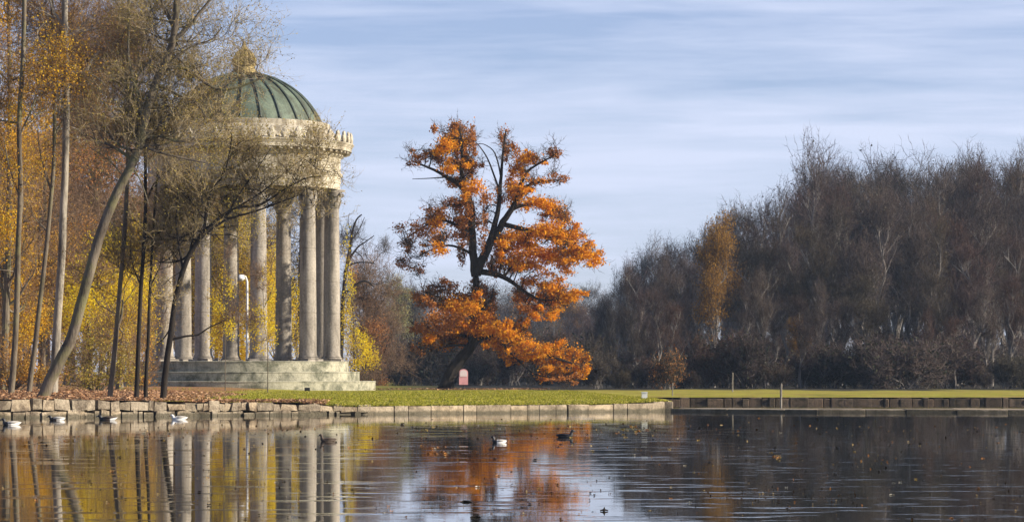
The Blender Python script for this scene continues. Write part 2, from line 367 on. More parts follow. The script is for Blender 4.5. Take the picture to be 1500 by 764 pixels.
# bank walls ---------------------------------------------------------
def blocks(mb, pts, h0, h1, lmin, lmax, depth, gap, jit, rows=1, top=None):
    for a, b in zip(pts[:-1], pts[1:]):
        a = Vector(a); b = Vector(b); d = (b-a); Lg = d.length; d.normalize(); ang = math.atan2(d.y, d.x); nrm = Vector((-d.y, d.x))
        for r in range(rows):
            s = random.uniform(0, -.2)
            while s < Lg:
                l_ = min(random.uniform(lmin, lmax), Lg-s); c = a+d*(s+l_/2)+nrm*(depth/2+random.uniform(-jit, jit))
                zt = top((c.x, c.y)) if top else h1
                z0 = h0+(zt-h0)*r/rows; z1 = h0+(zt-h0)*(r+1)/rows-(gap if r < rows-1 else 0)+random.uniform(-jit, jit)*.8
                mb.box((c.x, c.y, (z0+z1)/2), (l_-gap, depth, z1-z0), rz=ang, jit=jit*.6); s += l_
xm = (545-CX)*67/F
mbw = MB(); blocks(mbw, [(-30, 59.4), (-12, 59.4), (xm, bank(xm))], -.05, .4, .11, .5, .42, .02, .04, 2, lambda c: land(c[0], c[1])-.02)
wl = mbw.obj('stone_bank_wall', M['rubble'], angle=30)
bv = wl.modifiers.new('worn_edges', 'BEVEL'); bv.width = .022; bv.segments = 2; bv.limit_method = 'ANGLE'
tag(wl, 'uneven rubble stone wall holding the leafy bank under the trees on the left', 'wall')
mbq = MB(); blocks(mbq, [(xm+.01, bank(xm+.01)), (CORNER.x, CORNER.y)], -.35, .28, .35, 1.1, .4, .014, .016, 1, lambda c: land(c[0], c[1])-.012)
blocks(mbq, [(CORNER.x-.0, CORNER.y+.03), (CORNER.x+.05, 96.9)], -.35, .24, .5, 1.0, .3, .012, .006)
ql = mbq.obj('stone_quay_wall', M['quay'], angle=30)
bv = ql.modifiers.new('worn_edges', 'BEVEL'); bv.width = .012; bv.segments = 2; bv.limit_method = 'ANGLE'
tag(ql, 'low smooth beige stone wall along the lawn, ending in a square corner', 'wall')
mbf = MB(); blocks(mbf, [(CORNER.x+.1, 96.8), (45, 96.8), (110, 96.8)], -.2, .15, .15, .6, .4, .015, .03)
fl = mbf.obj('stone_shore_wall', M['farbank'], angle=30)
bv = fl.modifiers.new('worn_edges', 'BEVEL'); bv.width = .015; bv.segments = 2; bv.limit_method = 'ANGLE'
tag(fl, 'dark low stone edging of the far shore on the right', 'wall')
mbs = MB(); blocks(mbs, [(CORNER.x+.03, 73.6), (9.6, 71.9), (34, 69)], -.3, .075, .8, 1.5, 2.4, .015, .008)
sl = mbs.obj('stone_sill', M['quay'], angle=30)
bv = sl.modifiers.new('worn_edges', 'BEVEL'); bv.width = .012; bv.segments = 2; bv.limit_method = 'ANGLE'
tag(sl, 'long flat pale stone sill just above the water, right of the wall corner', 'sill')

# ------------------------------------------------------------------ the round temple
TD = 125.0; U = mpp(TD); TX = (358-CX)*U
def tz(py): return EYE+(HZ-py)*U
temple = empty('round_temple', (TX, TD, .2), 'round open temple with a ring of stone columns and green copper dome', 'temple')
def tpart(mb, name, mat, parent=temple, angle=35):
    o = mb.obj(name, mat, None, True, angle); o.data.transform(Matrix.Translation((0, 0, -.2))); o.parent = parent; return o
zs0, zs1, zs2, zs3 = .2, tz(557.5), tz(544), tz(529)
for r_, a_, b_ in ((193*U, zs0, zs1), (170*U, zs1, zs2), (153.5*U, zs2, zs3)):
    mb = MB(); mb.lathe([(0, b_), (r_-.05, b_), (r_-.03, b_-.004), (r_-.012, b_-.02), (r_-.012, b_-.045), (r_-.03, b_-.06), (r_-.03, a_-.002), (0, a_-.002)], 128)
    tpart(mb, 'step', M['step'])
# column prototype: shaft with base and capital
zb = zs3; zt = tz(279); H = zt-zb
def shaft_mb():
    mb = MB(); z0, z1 = .20, H-.74; pr = []
    for i in range(15):
        t = i/14; r_ = .345-.052*t**1.7; z_ = z0+(z1-z0)*t
        if i in (4, 7, 10): pr += [(r_, z_-.016), (r_-.014, z_-.012), (r_-.014, z_+.012), (r_, z_+.016)]
        else: pr.append((r_, z_))
    pr = [(.372, z0), (.368, z0+.03), (.35, z0+.07)]+pr[1:]+[(.31, z1-.03), (.318, z1)]
    mb.lathe(pr, 28); return mb
def base_mb():
    mb = MB(); mb.box((0, 0, .04), (.87, .87, .08))
    pr = [(.0, .08)]
    for i in range(9): a = -math.pi/2+math.pi*i/8; pr.append((.385+.043*math.cos(a), .115+.035*math.sin(a)))
    pr += [(.37, .155), (.365, .165)]
    for i in range(7): a = -math.pi/2+math.pi*i/6; pr.append((.372+.025*math.cos(a), .182+.018*math.sin(a)))
    mb.lathe(pr+[(0, .2)], 28); return mb
def capital_mb():
    mb = MB(); z0 = H-.74; z1 = H-.10
    mb.lathe([(.30, z0), (.33, z0+.02), (.30, z0+.05), (.29, z0+.25), (.31, z0+.42), (.38, z0+.58), (.40, z1)], 24)
    def leaf(a, zb_, h_, r0, r1, wd):
        prof = [(r0, 0, .5), (r0+.03, .35, 1), (r0+.05, .7, .95), (r1+.02, .93, .8), (r1+.06, .96, .6), (r1+.08, .86, .3)]
        vs = []
        for r_, t, ww in prof:
            for sgn in (-1, 0, 1):
                x = r_+(0.02 if sgn == 0 else -.0); y = sgn*wd*ww/2
                vs.append((x*math.cos(a)-y*math.sin(a), x*math.sin(a)+y*math.cos(a), zb_+h_*t))
        fs = []
        for i in range(5):
            for j in range(2): fs.append((i*3+j, i*3+j+1, i*3+j+4, i*3+j+3))
        mb.add(vs, fs)
    for i in range(8): leaf(2*math.pi*i/8, z0+.03, .27, .31, .36, .22)
    for i in range(8): leaf(2*math.pi*(i+.5)/8, z0+.10, .42, .31, .39, .22)
    for i in range(4):                                                   # corner volutes
        a = math.pi/4+math.pi/2*i; pts = []; rad = []
        for j in range(10):
            t = j/9
            if t < .5: r_, z = .33+.2*t*2, z0+.38+.22*(t*2)**.8
            else:
                q = (t-.5)*2; an = math.pi/2-q*4.2; rr = .075*(1-.55*q); r_, z = .53+rr*math.cos(an)*1.0, z0+.53+rr*math.sin(an)
            pts.append((r_*math.cos(a), r_*math.sin(a), z)); rad.append(.035)
        mb.tube(pts, rad, 6)
    vs = []; nn = 32                                                     # abacus with four hollow sides
    for z, sc in ((z1, .94), (z1+.05, .97), (z1+.06, 1.0), (H, 1.0)):
        for j in range(nn):
            a = 2*math.pi*j/nn; q = (a % (math.pi/2))-math.pi/4
            r_ = (.43+.15*(abs(q)/(math.pi/4))**2.2)*sc if abs(q) < math.pi/4-.12 else .56*sc
            vs.append((r_*math.cos(a), r_*math.sin(a), z))
    fs = [tuple(range(nn-1, -1, -1)), tuple(3*nn+j for j in range(nn))]
    for i in range(3):
        for j in range(nn): fs.append((i*nn+j, i*nn+(j+1) % nn, (i+1)*nn+(j+1) % nn, (i+1)*nn+j))
    mb.add(vs, fs); return mb
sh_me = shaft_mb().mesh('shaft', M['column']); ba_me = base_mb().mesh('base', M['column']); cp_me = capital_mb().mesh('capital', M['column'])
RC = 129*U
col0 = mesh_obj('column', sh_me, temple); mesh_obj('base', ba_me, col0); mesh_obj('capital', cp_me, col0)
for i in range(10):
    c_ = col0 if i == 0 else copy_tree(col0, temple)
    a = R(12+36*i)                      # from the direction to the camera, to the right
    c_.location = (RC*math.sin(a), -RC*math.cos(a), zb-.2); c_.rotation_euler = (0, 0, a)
# entablature
ro = 142*U; ri = RC-.36
mb = MB(); z0, z1 = zt, tz(256)
mb.lathe([(ri, z0), (ro-.05, z0), (ro-.05, z0+(z1-z0)*.38), (ro-.025, z0+(z1-z0)*.40), (ro-.025, z0+(z1-z0)*.78), (ro, z0+(z1-z0)*.80), (ro+.035, z1-.06), (ro+.06, z1-.03), (ro+.06, z1), (ri, z1), (ri, z0)], 128)
tpart(mb, 'architrave', M['temple'])
z2 = tz(233); mb = MB(); mb.lathe([(ri, z1-.002), (ro-.03, z1-.002), (ro-.03, z2-.05), (ro, z2), (ri, z2), (ri, z1)], 128); tpart(mb, 'frieze', M['temple'])
z3 = tz(213); mb = MB(); hh = z3-z2
mb.lathe([(ri, z2), (ro+.02, z2), (ro+.10, z2+.07), (ro+.10, z2+.13), (ro+.16, z2+.15), (ro+.17, z2+.26), (ro+.40, z2+.27), (ro+.40, z2+.25), (ro+.42, z2+.25), (ro+.42, z2+.39), (ro+.44, z2+.40), (ro+.47, z2+.47), (ro+.52, z3-.03), (ro+.52, z3), (ro+.45, z3+.02), (ri, z3+.3), (ri, z2)], 160)
for i in range(64):
    a = 2*math.pi*i/64; r_ = ro+.27; mb.box((r_*math.cos(a), r_*math.sin(a), z2+.21), (.2, .15, .1), rz=a)
tpart(mb, 'cornice', M['temple'], angle=25)
# antefixes standing on the cornice
am = MB(); ol = [(-.13, 0), (-.15, .10), (-.19, .18), (-.17, .26), (-.11, .30), (-.09, .40), (0, .47), (.09, .40), (.11, .30), (.17, .26), (.19, .18), (.15, .10), (.13, 0)]
nn = len(ol); vs = [(.04, x, z) for x, z in ol]+[(-.04, x, z) for x, z in ol]+[(.075, x*.55, .03+z*.62) for x, z in ol]
fs = [tuple(range(nn+nn-1, nn-1, -1)), tuple(2*nn+j for j in range(nn))]
for j in range(nn): fs.append((j, nn+j, nn+(j+1) % nn, (j+1) % nn)); fs.append((j, (j+1) % nn, 2*nn+(j+1) % nn, 2*nn+j))
am.add(vs, fs); a_me = am.mesh('antefix', M['temple'], False)
ant0 = mesh_obj('antefix', a_me, temple); NA = 48
for i in range(NA):
    an = ant0 if i == 0 else copy_tree(ant0, temple)
    a = 2*math.pi*(i+.3)/NA; r_ = ro+.40; an.location = (r_*math.cos(a), r_*math.sin(a), z3-.2+.005); an.rotation_euler = (0, 0, a)
# attic ring below the dome
rd = 113*U; zd = tz(182)
mb = MB(); mb.lathe([(ro+.2, z3+.05), (ro+.1, z3+.15), (rd+.36, zd-.22), (rd+.36, zd-.05), (rd+.30, zd-.02), (rd+.06, zd), (rd-.3, zd+.01), (rd-.3, z3)], 128); tpart(mb, 'attic_ring', M['temple'])
RS = 123*U; zc = tz(231)
mb = MB(); pr = []; a0 = math.asin((zd-zc)/RS)
for i in range(25): a = a0+(math.pi/2-.02-a0)*i/24; pr.append((RS*math.cos(a), zc+RS*math.sin(a)))
mb.lathe(pr, 96); dome = tpart(mb, 'dome', M['copper']); mb = MB()
nr = 24
for i in range(nr):                                                      # standing seams
    b_ = 2*math.pi*i/nr; pts = []; rad = []
    for j in range(13):
        a = a0+.01+(math.pi/2-.18-a0)*j/12; pts.append(((RS+.012)*math.cos(a)*math.cos(b_), (RS+.012)*math.cos(a)*math.sin(b_), zc+(RS+.012)*math.sin(a))); rad.append(.06)
    mb.tube(pts, rad, 6)
    rb = tpart(mb, 'rib', M['copper_dark']); rb.parent = dome; mb = MB()
mb = MB(); prof = []
for rpx, py in ((25, 113), (24.5, 110), (22, 108), (19, 105), (15.5, 101), (14, 98), (15.5, 96), (15.5, 94), (12.5, 92), (14, 89), (14.5, 86), (13, 81), (10, 77), (7, 74), (5, 71), (3.4, 68), (2, 64), (.6, 60)):
    prof.append((rpx*U, tz(py)))
mb.lathe(prof, 24)
for i in range(14):                                                      # upright leaves round the pine cone
    a = 2*math.pi*i/14; mb.tube([(15*U*math.cos(a), 15*U*math.sin(a), tz(97)), (16*U*math.cos(a), 16*U*math.sin(a), tz(89)), (12*U*math.cos(a), 12*U*math.sin(a), tz(79)), (5*U*math.cos(a), 5*U*math.sin(a), tz(72))], [.05, .07, .05, .02], 5)
tpart(mb, 'finial', M['gilt'])
mb = MB(); mb.lathe([(0, z2-.1), (ri+.05, z2-.1), (ri+.05, z2-.05), (0, z2-.05)], 64); tpart(mb, 'ceiling', M['ceiling'])

# ------------------------------------------------------------------ trees
def ground_at(px, D): x = (px-CX)*D/F; return Vector((x, D, land(x, D)))
def trace(pts, D, dz=0.0, wob=0):      # pixels -> world, optional drift in depth
    out = []; n = len(pts)
    for i, p_ in enumerate(pts):
        d = D+(p_[2] if len(p_) > 2 else dz*i/max(n-1, 1)); out.append(W(p_[0], p_[1], d))
    return out
def smooth_pts(pts, rad, sub=3):
    P = []; Q = []; n = len(pts)
    for i in range(n-1):
        p0 = pts[max(i-1, 0)]; p1 = pts[i]; p2 = pts[i+1]; p3 = pts[min(i+2, n-1)]
        for j in range(sub):
            t = j/sub; a = 2*p1; b = p2-p0; c = 2*p0-5*p1+4*p2-p3; d = -p0+3*p1-3*p2+p3
            P.append((a+b*t+c*t*t+d*t**3)*.5); Q.append(rad[i]+(rad[i+1]-rad[i])*t)
    P.append(pts[-1]); Q.append(rad[-1]); return P, Q
def limb(mb, pts, r0, r1, k=8, rough=0):
    n = len(pts); rad = [r0+(r1-r0)*(i/(n-1))**.8 for i in range(n)]
    P, Q = smooth_pts(pts, rad)
    if rough: P = [p_+Vector((random.gauss(0, 1), random.gauss(0, 1), random.gauss(0, 1)))*q*rough if 0 < i < len(P)-1 else p_ for i, (p_, q) in enumerate(zip(P, Q))]
    mb.tube(P, Q, k); return P, Q
def grow(mb, p0, d, length, r, lev, sprays, upw=.12, wander=.22, kids=5, minlev=0, spread=.9, k=5):
    n = 5 if lev > 0 else 4; pts = [Vector(p0)]; dd = Vector(d).normalized(); rad = [r]
    for i in range(n):
        dd = (dd+Vector((random.gauss(0, wander), random.gauss(0, wander), random.gauss(0, wander)+upw))).normalized()
        pts.append(pts[-1]+dd*(length/n)); rad.append(r*(1-.78*(i+1)/n))
    mb.tube(pts, rad, k, cap=False)
    if lev <= 0: sprays.append((pts[-1], dd, length)); sprays.append((pts[2], dd, length)); return
    sprays.append((pts[-1], dd, length*.6))
    for j in range(kids):
        t = random.uniform(.25, 1.0); i = min(int(t*n), n-1); q = pts[i].lerp(pts[i+1], t*n-i)
        sd_ = Vector((random.gauss(0, 1), random.gauss(0, 1), random.gauss(0, .7)));
        nd = (dd+sd_.normalized()*spread).normalized()
        grow(mb, q, nd, length*random.uniform(.45, .7), max(rad[i]*.6, .008), lev-1, sprays, upw, wander, kids-1, minlev, spread, max(3, k-1))
def twigs_from(npm, sprays, per, ln, r, per2=4, mi=0, up=.12, curl=.3):
    """fine twigs at the end of every limb, and finer ones on those; returns tip points"""
    if not sprays: return np.zeros((0, 3))
    P = np.array([s[0][:] for s in sprays]); Dd = np.array([s[1][:] for s in sprays])
    P = np.repeat(P, per, 0); Dd = np.repeat(Dd, per, 0)
    Dd = unit(Dd+RNG.normal(size=Dd.shape)*.75); n = len(P)
    v, f, pts = ribbons(P+RNG.normal(size=P.shape)*ln*.12, Dd, ln*RNG.uniform(.6, 1.3, n), np.full(n, r), 3, curl, up); npm.add(v, f, mi)
    q = pts[:, 1:].reshape(-1, 3); d2 = np.repeat(unit(pts[:, -1]-pts[:, 0]), 3, 0)
    q = np.repeat(q, per2, 0); d2 = unit(np.repeat(d2, per2, 0)+RNG.normal(size=(len(q), 3))*.8); n = len(q)
    v, f, p2 = ribbons(q, d2, ln*.5*RNG.uniform(.5, 1.2, n), np.full(n, r*.62), 2, curl, up); npm.add(v, f, mi)
    return np.concatenate([p2[:, -1], p2[:, 1], pts[:, -1]])
LEAF_FILL = 6.0
def blob_leaves(blobs, D, leafpx, dens, depth, clump=.28):
    """blobs: (px, py, rx, ry, weight, material index, depth offset) -> leaf centres per material"""
    res = {}
    u = mpp(D)
    for bl in blobs:
        px, py, rx, ry = bl[:4]; wgt = bl[4] if len(bl) > 4 else 1; mi = bl[5] if len(bl) > 5 else 0
        dy = bl[6] if len(bl) > 6 else random.gauss(0, depth)
        c = np.array(W(px, py, D)[:]); c[1] += dy
        n = max(8, int(LEAF_FILL*dens*wgt*rx*ry/(leafpx*leafpx)))
        nc = max(4, int(rx*ry/90))
        cc = unit(RNG.normal(size=(nc, 3)))*(RNG.uniform(.05, 1, (nc, 1))**.42)
        k_ = RNG.integers(0, nc, n); rr = np.array([rx*u, max(rx, ry)*u*.9, ry*u])
        off = RNG.normal(size=(n, 3))*clump
        pos = c+(cc[k_]*.86+off)*rr
        res.setdefault(mi, []).append(pos)
    return {m_: np.concatenate(v_) for m_, v_ in res.items()}
def leafy_tree(name, label, cat, D, basepx, trunk, limbs, blobs, leafmats, bark, leafpx=2.6, dens=2.4, depth=1.2, r0=.2, group=None, auto=True, tw=None, twig_mat=None, clump=.28, zsink=.1):
    """trunk: list of pixels; limbs: list of (pixels, r0, r1); blobs of leaves, each joined to the nearest wood by a branch"""
    g = ground_at(basepx, D); root = empty(name, g, label, cat, group)
    mb = MB(); wood = []
    tp = [g-Vector((0, 0, zsink))]+trace(trunk, D)
    P, Q = limb(mb, tp, r0, r0*.35, 10, .05); wood += list(zip(P, Q))
    P0 = P
    mb.tube([P0[0]-Vector((0, 0, .02)), P0[0]+(P0[1]-P0[0])*.35, P0[0]+(P0[1]-P0[0])*.9], [r0*1.55, r0*1.2, r0*.98], 10)
    for lp, a, b_ in limbs:
        P, Q = limb(mb, trace(lp, D), a, b_, 7, .08); wood += list(zip(P, Q))
    sprays = []
    if auto:
        for bl in blobs:
            c = W(bl[0], bl[1], D); c.y += bl[6] if len(bl) > 6 else random.gauss(0, depth*.6)
            q, qr = min(wood, key=lambda w_: (w_[0]-c).length*(1.0 if w_[0].z < c.z+.3 else 1.5))
            d_ = c-q; ln = d_.length
            if ln < .05: continue
            mid = q.lerp(c, .5)+Vector((random.gauss(0, .06), random.gauss(0, .06), .08))*ln
            rr = min(qr*.6, .012+.02*ln); mb.tube([q, q.lerp(mid, .6), mid, mid.lerp(c, .6), c], [rr, rr*.8, rr*.65, rr*.5, rr*.3], 5)
            for j in range(5): sprays.append((q.lerp(c, random.uniform(.5, 1)), Vector((random.gauss(0, 1), random.gauss(0, 1), random.gauss(.2, .7))).normalized(), bl[2]*mpp(D)))
    if tw and tw.get('grow'):
        for i in range(tw['grow']):
            q, qr = random.choice(wood[len(wood)//6:]); 
            grow(mb, q, Vector((random.gauss(0, 1), random.gauss(0, .8), random.gauss(.5, .6))), tw['len']*random.uniform(.6, 1.3), max(.01, min(qr*.5, .05)), 1, sprays)
    local(mb.obj('trunk', bark), root)
    npm = NP(); mats = list(leafmats)
    if tw:
        mats.append(twig_mat); tips = twigs_from(npm, sprays, tw.get('per', 5), tw.get('tlen', .6), tw.get('r', .009), tw.get('per2', 3), len(leafmats))
        lt = tw.get('leaf', 0)
        if lt and len(tips):
            k_ = RNG.random(len(tips)) < lt; v, f = leaf_arrays(tips[k_], leafpx*mpp(D)); npm.add(v, f, 0)
    for mi, pos in (blob_leaves(blobs, D, leafpx, dens, depth, clump).items() if dens > 0 else ()):
        v, f = leaf_arrays(pos, leafpx*mpp(D)); npm.add(v, f, mi)
    if npm.v: local(mesh_obj('crown', npm.mesh('crown', mats)), root)
    return root

# the orange oak -------------------------------------------------------
OD = 128
oak_trunk = [(657, 556), (664, 541), (676, 524), (692, 505), (701, 480), (701, 450), (697, 420), (697, 398)]
U_ = mpp(OD)
oak_limbs = [([(697, 404), (693, 370), (691, 335), (691, 305), (686, 288), (680, 277)], .20, .10),
             ([(682, 280), (670, 268), (654, 259), (642, 252), (622, 243), (604, 236)], .13, .03),
             ([(684, 285), (677, 262), (676, 238), (677, 212), (672, 186)], .12, .03),
             ([(697, 402), (708, 376), (722, 350), (737, 325), (750, 306), (758, 287), (764, 270)], .23, .07),
             ([(714, 366), (722, 338), (729, 312), (732, 285), (734, 258), (737, 222), (741, 192)], .16, .03),
             ([(760, 280), (778, 270), (800, 265), (826, 263)], .09, .02), ([(762, 272), (772, 252), (792, 238), (815, 226)], .09, .02),
             ([(746, 309), (768, 300), (792, 302), (818, 312)], .10, .03), ([(735, 328), (765, 335), (800, 346), (838, 362), (862, 376)], .12, .03),
             ([(706, 398), (730, 402), (752, 414), (770, 428), (790, 438), (815, 440)], .14, .03),
             ([(732, 280), (722, 252), (713, 230), (703, 215), (697, 208)], .05, .015), ([(733, 256), (729, 236), (722, 220), (708, 211), (698, 211)], .04, .012),
             ([(692, 340), (670, 330), (645, 322), (615, 335), (592, 352)], .10, .02), ([(692, 372), (665, 360), (640, 362), (612, 376)], .07, .02),
             ([(688, 300), (660, 300), (635, 312)], .06, .02), ([(654, 259), (632, 261), (604, 262)], .035, .012),
             ([(700, 470), (680, 452), (652, 438), (620, 428)], .13, .02), ([(701, 460), (718, 440), (722, 425)], .1, .02),
             ([(696, 500), (672, 488), (646, 478), (618, 472)], .12, .02), ([(692, 507), (665, 505), (636, 512)], .08, .02),
             ([(697, 498), (724, 490), (758, 502), (795, 517), (832, 530), (852, 536)], .16, .03), ([(730, 494), (752, 520), (780, 545), (812, 554)], .07, .02)]
o, d_, = 0, 1
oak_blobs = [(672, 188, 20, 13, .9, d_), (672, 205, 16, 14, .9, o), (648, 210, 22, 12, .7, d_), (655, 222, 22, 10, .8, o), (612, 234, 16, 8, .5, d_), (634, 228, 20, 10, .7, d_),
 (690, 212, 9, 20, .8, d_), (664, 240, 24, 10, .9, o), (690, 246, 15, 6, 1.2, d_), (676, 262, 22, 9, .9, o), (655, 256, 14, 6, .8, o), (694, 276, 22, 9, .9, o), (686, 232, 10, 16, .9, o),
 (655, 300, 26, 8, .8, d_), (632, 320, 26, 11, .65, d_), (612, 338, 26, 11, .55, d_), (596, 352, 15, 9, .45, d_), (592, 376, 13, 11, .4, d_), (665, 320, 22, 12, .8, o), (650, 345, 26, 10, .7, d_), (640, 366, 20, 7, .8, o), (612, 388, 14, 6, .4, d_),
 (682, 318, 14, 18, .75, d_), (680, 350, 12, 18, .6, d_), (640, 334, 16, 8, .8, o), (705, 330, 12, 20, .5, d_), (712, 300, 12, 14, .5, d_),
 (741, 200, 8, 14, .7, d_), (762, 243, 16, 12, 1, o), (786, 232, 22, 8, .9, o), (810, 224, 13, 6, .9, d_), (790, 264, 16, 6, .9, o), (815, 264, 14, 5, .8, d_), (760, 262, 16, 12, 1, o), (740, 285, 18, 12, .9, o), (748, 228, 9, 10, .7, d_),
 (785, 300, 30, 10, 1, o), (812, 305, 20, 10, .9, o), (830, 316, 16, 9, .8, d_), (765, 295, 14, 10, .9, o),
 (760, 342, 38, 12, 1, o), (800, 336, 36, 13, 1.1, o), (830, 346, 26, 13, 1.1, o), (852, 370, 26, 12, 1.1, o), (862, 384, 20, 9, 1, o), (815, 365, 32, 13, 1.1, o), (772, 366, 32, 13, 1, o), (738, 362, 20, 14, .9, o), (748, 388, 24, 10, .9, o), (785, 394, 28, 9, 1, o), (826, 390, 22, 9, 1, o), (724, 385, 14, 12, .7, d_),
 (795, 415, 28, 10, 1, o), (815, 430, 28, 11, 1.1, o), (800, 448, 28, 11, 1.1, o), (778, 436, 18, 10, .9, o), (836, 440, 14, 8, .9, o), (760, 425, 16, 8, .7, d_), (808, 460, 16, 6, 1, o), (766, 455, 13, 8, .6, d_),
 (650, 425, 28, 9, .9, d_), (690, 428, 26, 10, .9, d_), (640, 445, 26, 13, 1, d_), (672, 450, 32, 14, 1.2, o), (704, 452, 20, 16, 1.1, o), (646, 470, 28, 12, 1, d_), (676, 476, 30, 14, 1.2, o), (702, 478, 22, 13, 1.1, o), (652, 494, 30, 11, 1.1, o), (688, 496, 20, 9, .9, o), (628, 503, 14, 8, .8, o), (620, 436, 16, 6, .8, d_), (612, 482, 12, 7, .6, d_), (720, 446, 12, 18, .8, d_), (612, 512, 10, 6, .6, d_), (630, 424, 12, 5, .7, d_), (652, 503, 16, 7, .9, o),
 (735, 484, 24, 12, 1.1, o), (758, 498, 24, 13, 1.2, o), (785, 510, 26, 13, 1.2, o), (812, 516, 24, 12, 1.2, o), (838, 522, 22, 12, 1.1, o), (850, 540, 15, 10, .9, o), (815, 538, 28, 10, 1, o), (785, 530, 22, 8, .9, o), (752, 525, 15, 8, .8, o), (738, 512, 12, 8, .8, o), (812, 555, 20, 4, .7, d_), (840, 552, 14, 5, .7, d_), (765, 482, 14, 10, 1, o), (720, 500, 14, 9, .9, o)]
M['oak_twig'] = mat_leaf('oak_twig', [(.05, .035, .022), (.09, .06, .04)], 0)
oak_blobs = [(b_[0], b_[1], b_[2]*1.05, b_[3]*1.35, b_[4], b_[5]) for b_ in oak_blobs]
for b_ in list(oak_blobs):
    for j in range(2): oak_blobs.append((b_[0]+random.uniform(-1, 1)*b_[2], b_[1]+random.uniform(-1, 1)*b_[3]*1.25, b_[2]*.42, b_[3]*.5, b_[4]*.9, b_[5]))
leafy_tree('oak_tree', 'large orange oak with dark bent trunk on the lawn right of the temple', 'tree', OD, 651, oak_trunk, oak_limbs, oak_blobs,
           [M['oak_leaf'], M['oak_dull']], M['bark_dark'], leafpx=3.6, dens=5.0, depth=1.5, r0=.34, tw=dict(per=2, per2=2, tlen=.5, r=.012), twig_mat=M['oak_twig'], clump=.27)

# trees in front, on the left bank ---------------------------------------
def bare_tree(name, label, D, basepx, trunk, limbs, r0, bark, twig, growth, length, per, tlen, r=.007, leaf=0, leafpx=3, leafm='olive', r1=None, per2=2, blobs=(), dens=0, group=None, upw=.12, srctop=None):
    g = ground_at(basepx, D); root = empty(name, g, label, 'tree', group); mb = MB(); wood = []
    tp = [g-Vector((0, 0, .1))]+trace(trunk, D)
    P, Q = limb(mb, tp, r0, r1 or r0*.3, 12, .04); wood += [(p_, q) for p_, q in zip(P, Q)]
    mb.tube([P[0], P[0]+(P[1]-P[0])*.4, P[0]+(P[1]-P[0])*1.0], [r0*1.6, r0*1.2, r0*.97], 12)
    sp = []; lw = []
    for lp, a, b_ in limbs:
        P, Q = limb(mb, trace(lp, D), a, b_, 7, .10); lw += [(p_, q) for p_, q in zip(P, Q)]
    src = (lw*2+wood[len(wood)//2:]) if lw else wood[len(wood)//2:]
    src = [q_ for q_ in src if math.hypot(CX+q_[0].x*F/q_[0].y-350, HZ-(q_[0].z-EYE)*F/q_[0].y-82) > 36]   # few twigs on this side of the crown
    if srctop: src = [q_ for q_ in src if HZ-(q_[0].z-EYE)*F/q_[0].y < srctop]
    for i in range(growth):
        q, qr = random.choice(src)
        grow(mb, q, Vector((random.gauss(0, 1), random.gauss(.8, .5), random.gauss(.35, .6))), length*random.uniform(.5, 1.2), max(.009, min(qr*.55, .045)), 2 if random.random() < .35 else 1, sp, upw)
    local(mb.obj('trunk', bark), root)
    npm = NP(); tips = twigs_from(npm, sp, per, tlen, r, per2, 0)
    if leaf and len(tips):
        k_ = RNG.random(len(tips)) < leaf; v, f = leaf_arrays(tips[k_], leafpx*mpp(D)); npm.add(v, f, 1)
    if blobs and dens:
        for mi, pos in blob_leaves([b_+(1, 0, random.uniform(4, 9)) for b_ in blobs], D, leafpx, dens, 1.0).items(): v, f = leaf_arrays(pos, leafpx*mpp(D)); npm.add(v, f, 1)
    if npm.v: local(mesh_obj('crown', npm.mesh('crown', [M[twig], M[leafm]])), root)
    return root

bare_tree('bare_tree', 'thick leaning bare trunk slanting up to the right on the left bank', 65.6, 60,
  [(72, 560), (92, 520), (106, 490), (122, 432), (137, 378), (150, 335), (172, 280), (196, 235), (208, 200), (216, 160), (228, 122), (243, 90), (254, 55), (258, 20), (262, -40)],
  [([(200, 228), (208, 205), (222, 192), (242, 180), (262, 158), (285, 150), (302, 172)], .07, .02),
   ([(240, 100), (252, 99), (272, 100), (290, 112), (305, 124), (322, 131), (345, 129), (372, 119), (385, 112)], .05, .02),
   ([(212, 172), (205, 150), (196, 120), (188, 80), (190, 20)], .04, .02), ([(225, 130), (240, 128), (262, 140), (290, 152), (300, 175)], .04, .015),
   ([(252, 60), (275, 40), (300, 10), (330, -30)], .06, .02), ([(255, 40), (240, 10), (225, -30)], .05, .02), ([(205, 210), (230, 222), (270, 232), (310, 240)], .04, .012),
   ([(235, 108), (258, 84), (285, 66), (310, 58), (325, 40)], .035, .010), ([(200, 230), (190, 240), (205, 262), (218, 300)], .03, .01)],
  .135, M['bark'], 'twig_tan', 62, 1.15, 2, .55, .0048, .5, 2.4, 'olive', r1=.07, blobs=[(280, 125, 34, 30), (320, 160, 40, 26), (285, 165, 40, 30), (360, 165, 34, 24), (330, 155, 44, 34), (260, 190, 50, 50), (310, 215, 60, 40), (250, 260, 44, 50), (320, 280, 60, 40), (385, 230, 36, 40), (290, 30, 44, 26), (410, 165, 18, 26), (360, 300, 40, 30)], dens=.26)
bare_tree('bare_tree', 'tall straight pale trunk rising behind the leaning tree on the left', 73, 78,
  [(80, 540), (84, 470), (90, 380), (93, 300), (96, 230), (97, 160), (97, 110), (96, 60), (95, 10), (95, -40)],
  [([(98, 108), (112, 106), (125, 104), (140, 80), (165, 55), (190, 20), (205, -10)], .07, .03), ([(97, 52), (115, 48), (140, 42), (165, 30), (195, 8)], .06, .02),
   ([(95, 70), (75, 67), (58, 62), (55, 45), (70, 30)], .035, .015), ([(93, 120), (86, 135), (85, 170)], .04, .02), ([(96, 40), (80, 20), (70, -10)], .04, .02),
   ([(122, 104), (150, 120), (175, 160), (195, 190)], .025, .01)],
  .11, M['bark_pale'], 'twig_brown', 22, 1.3, 3, .5, .005, .2, 2.6, 'ochre', r1=.065)
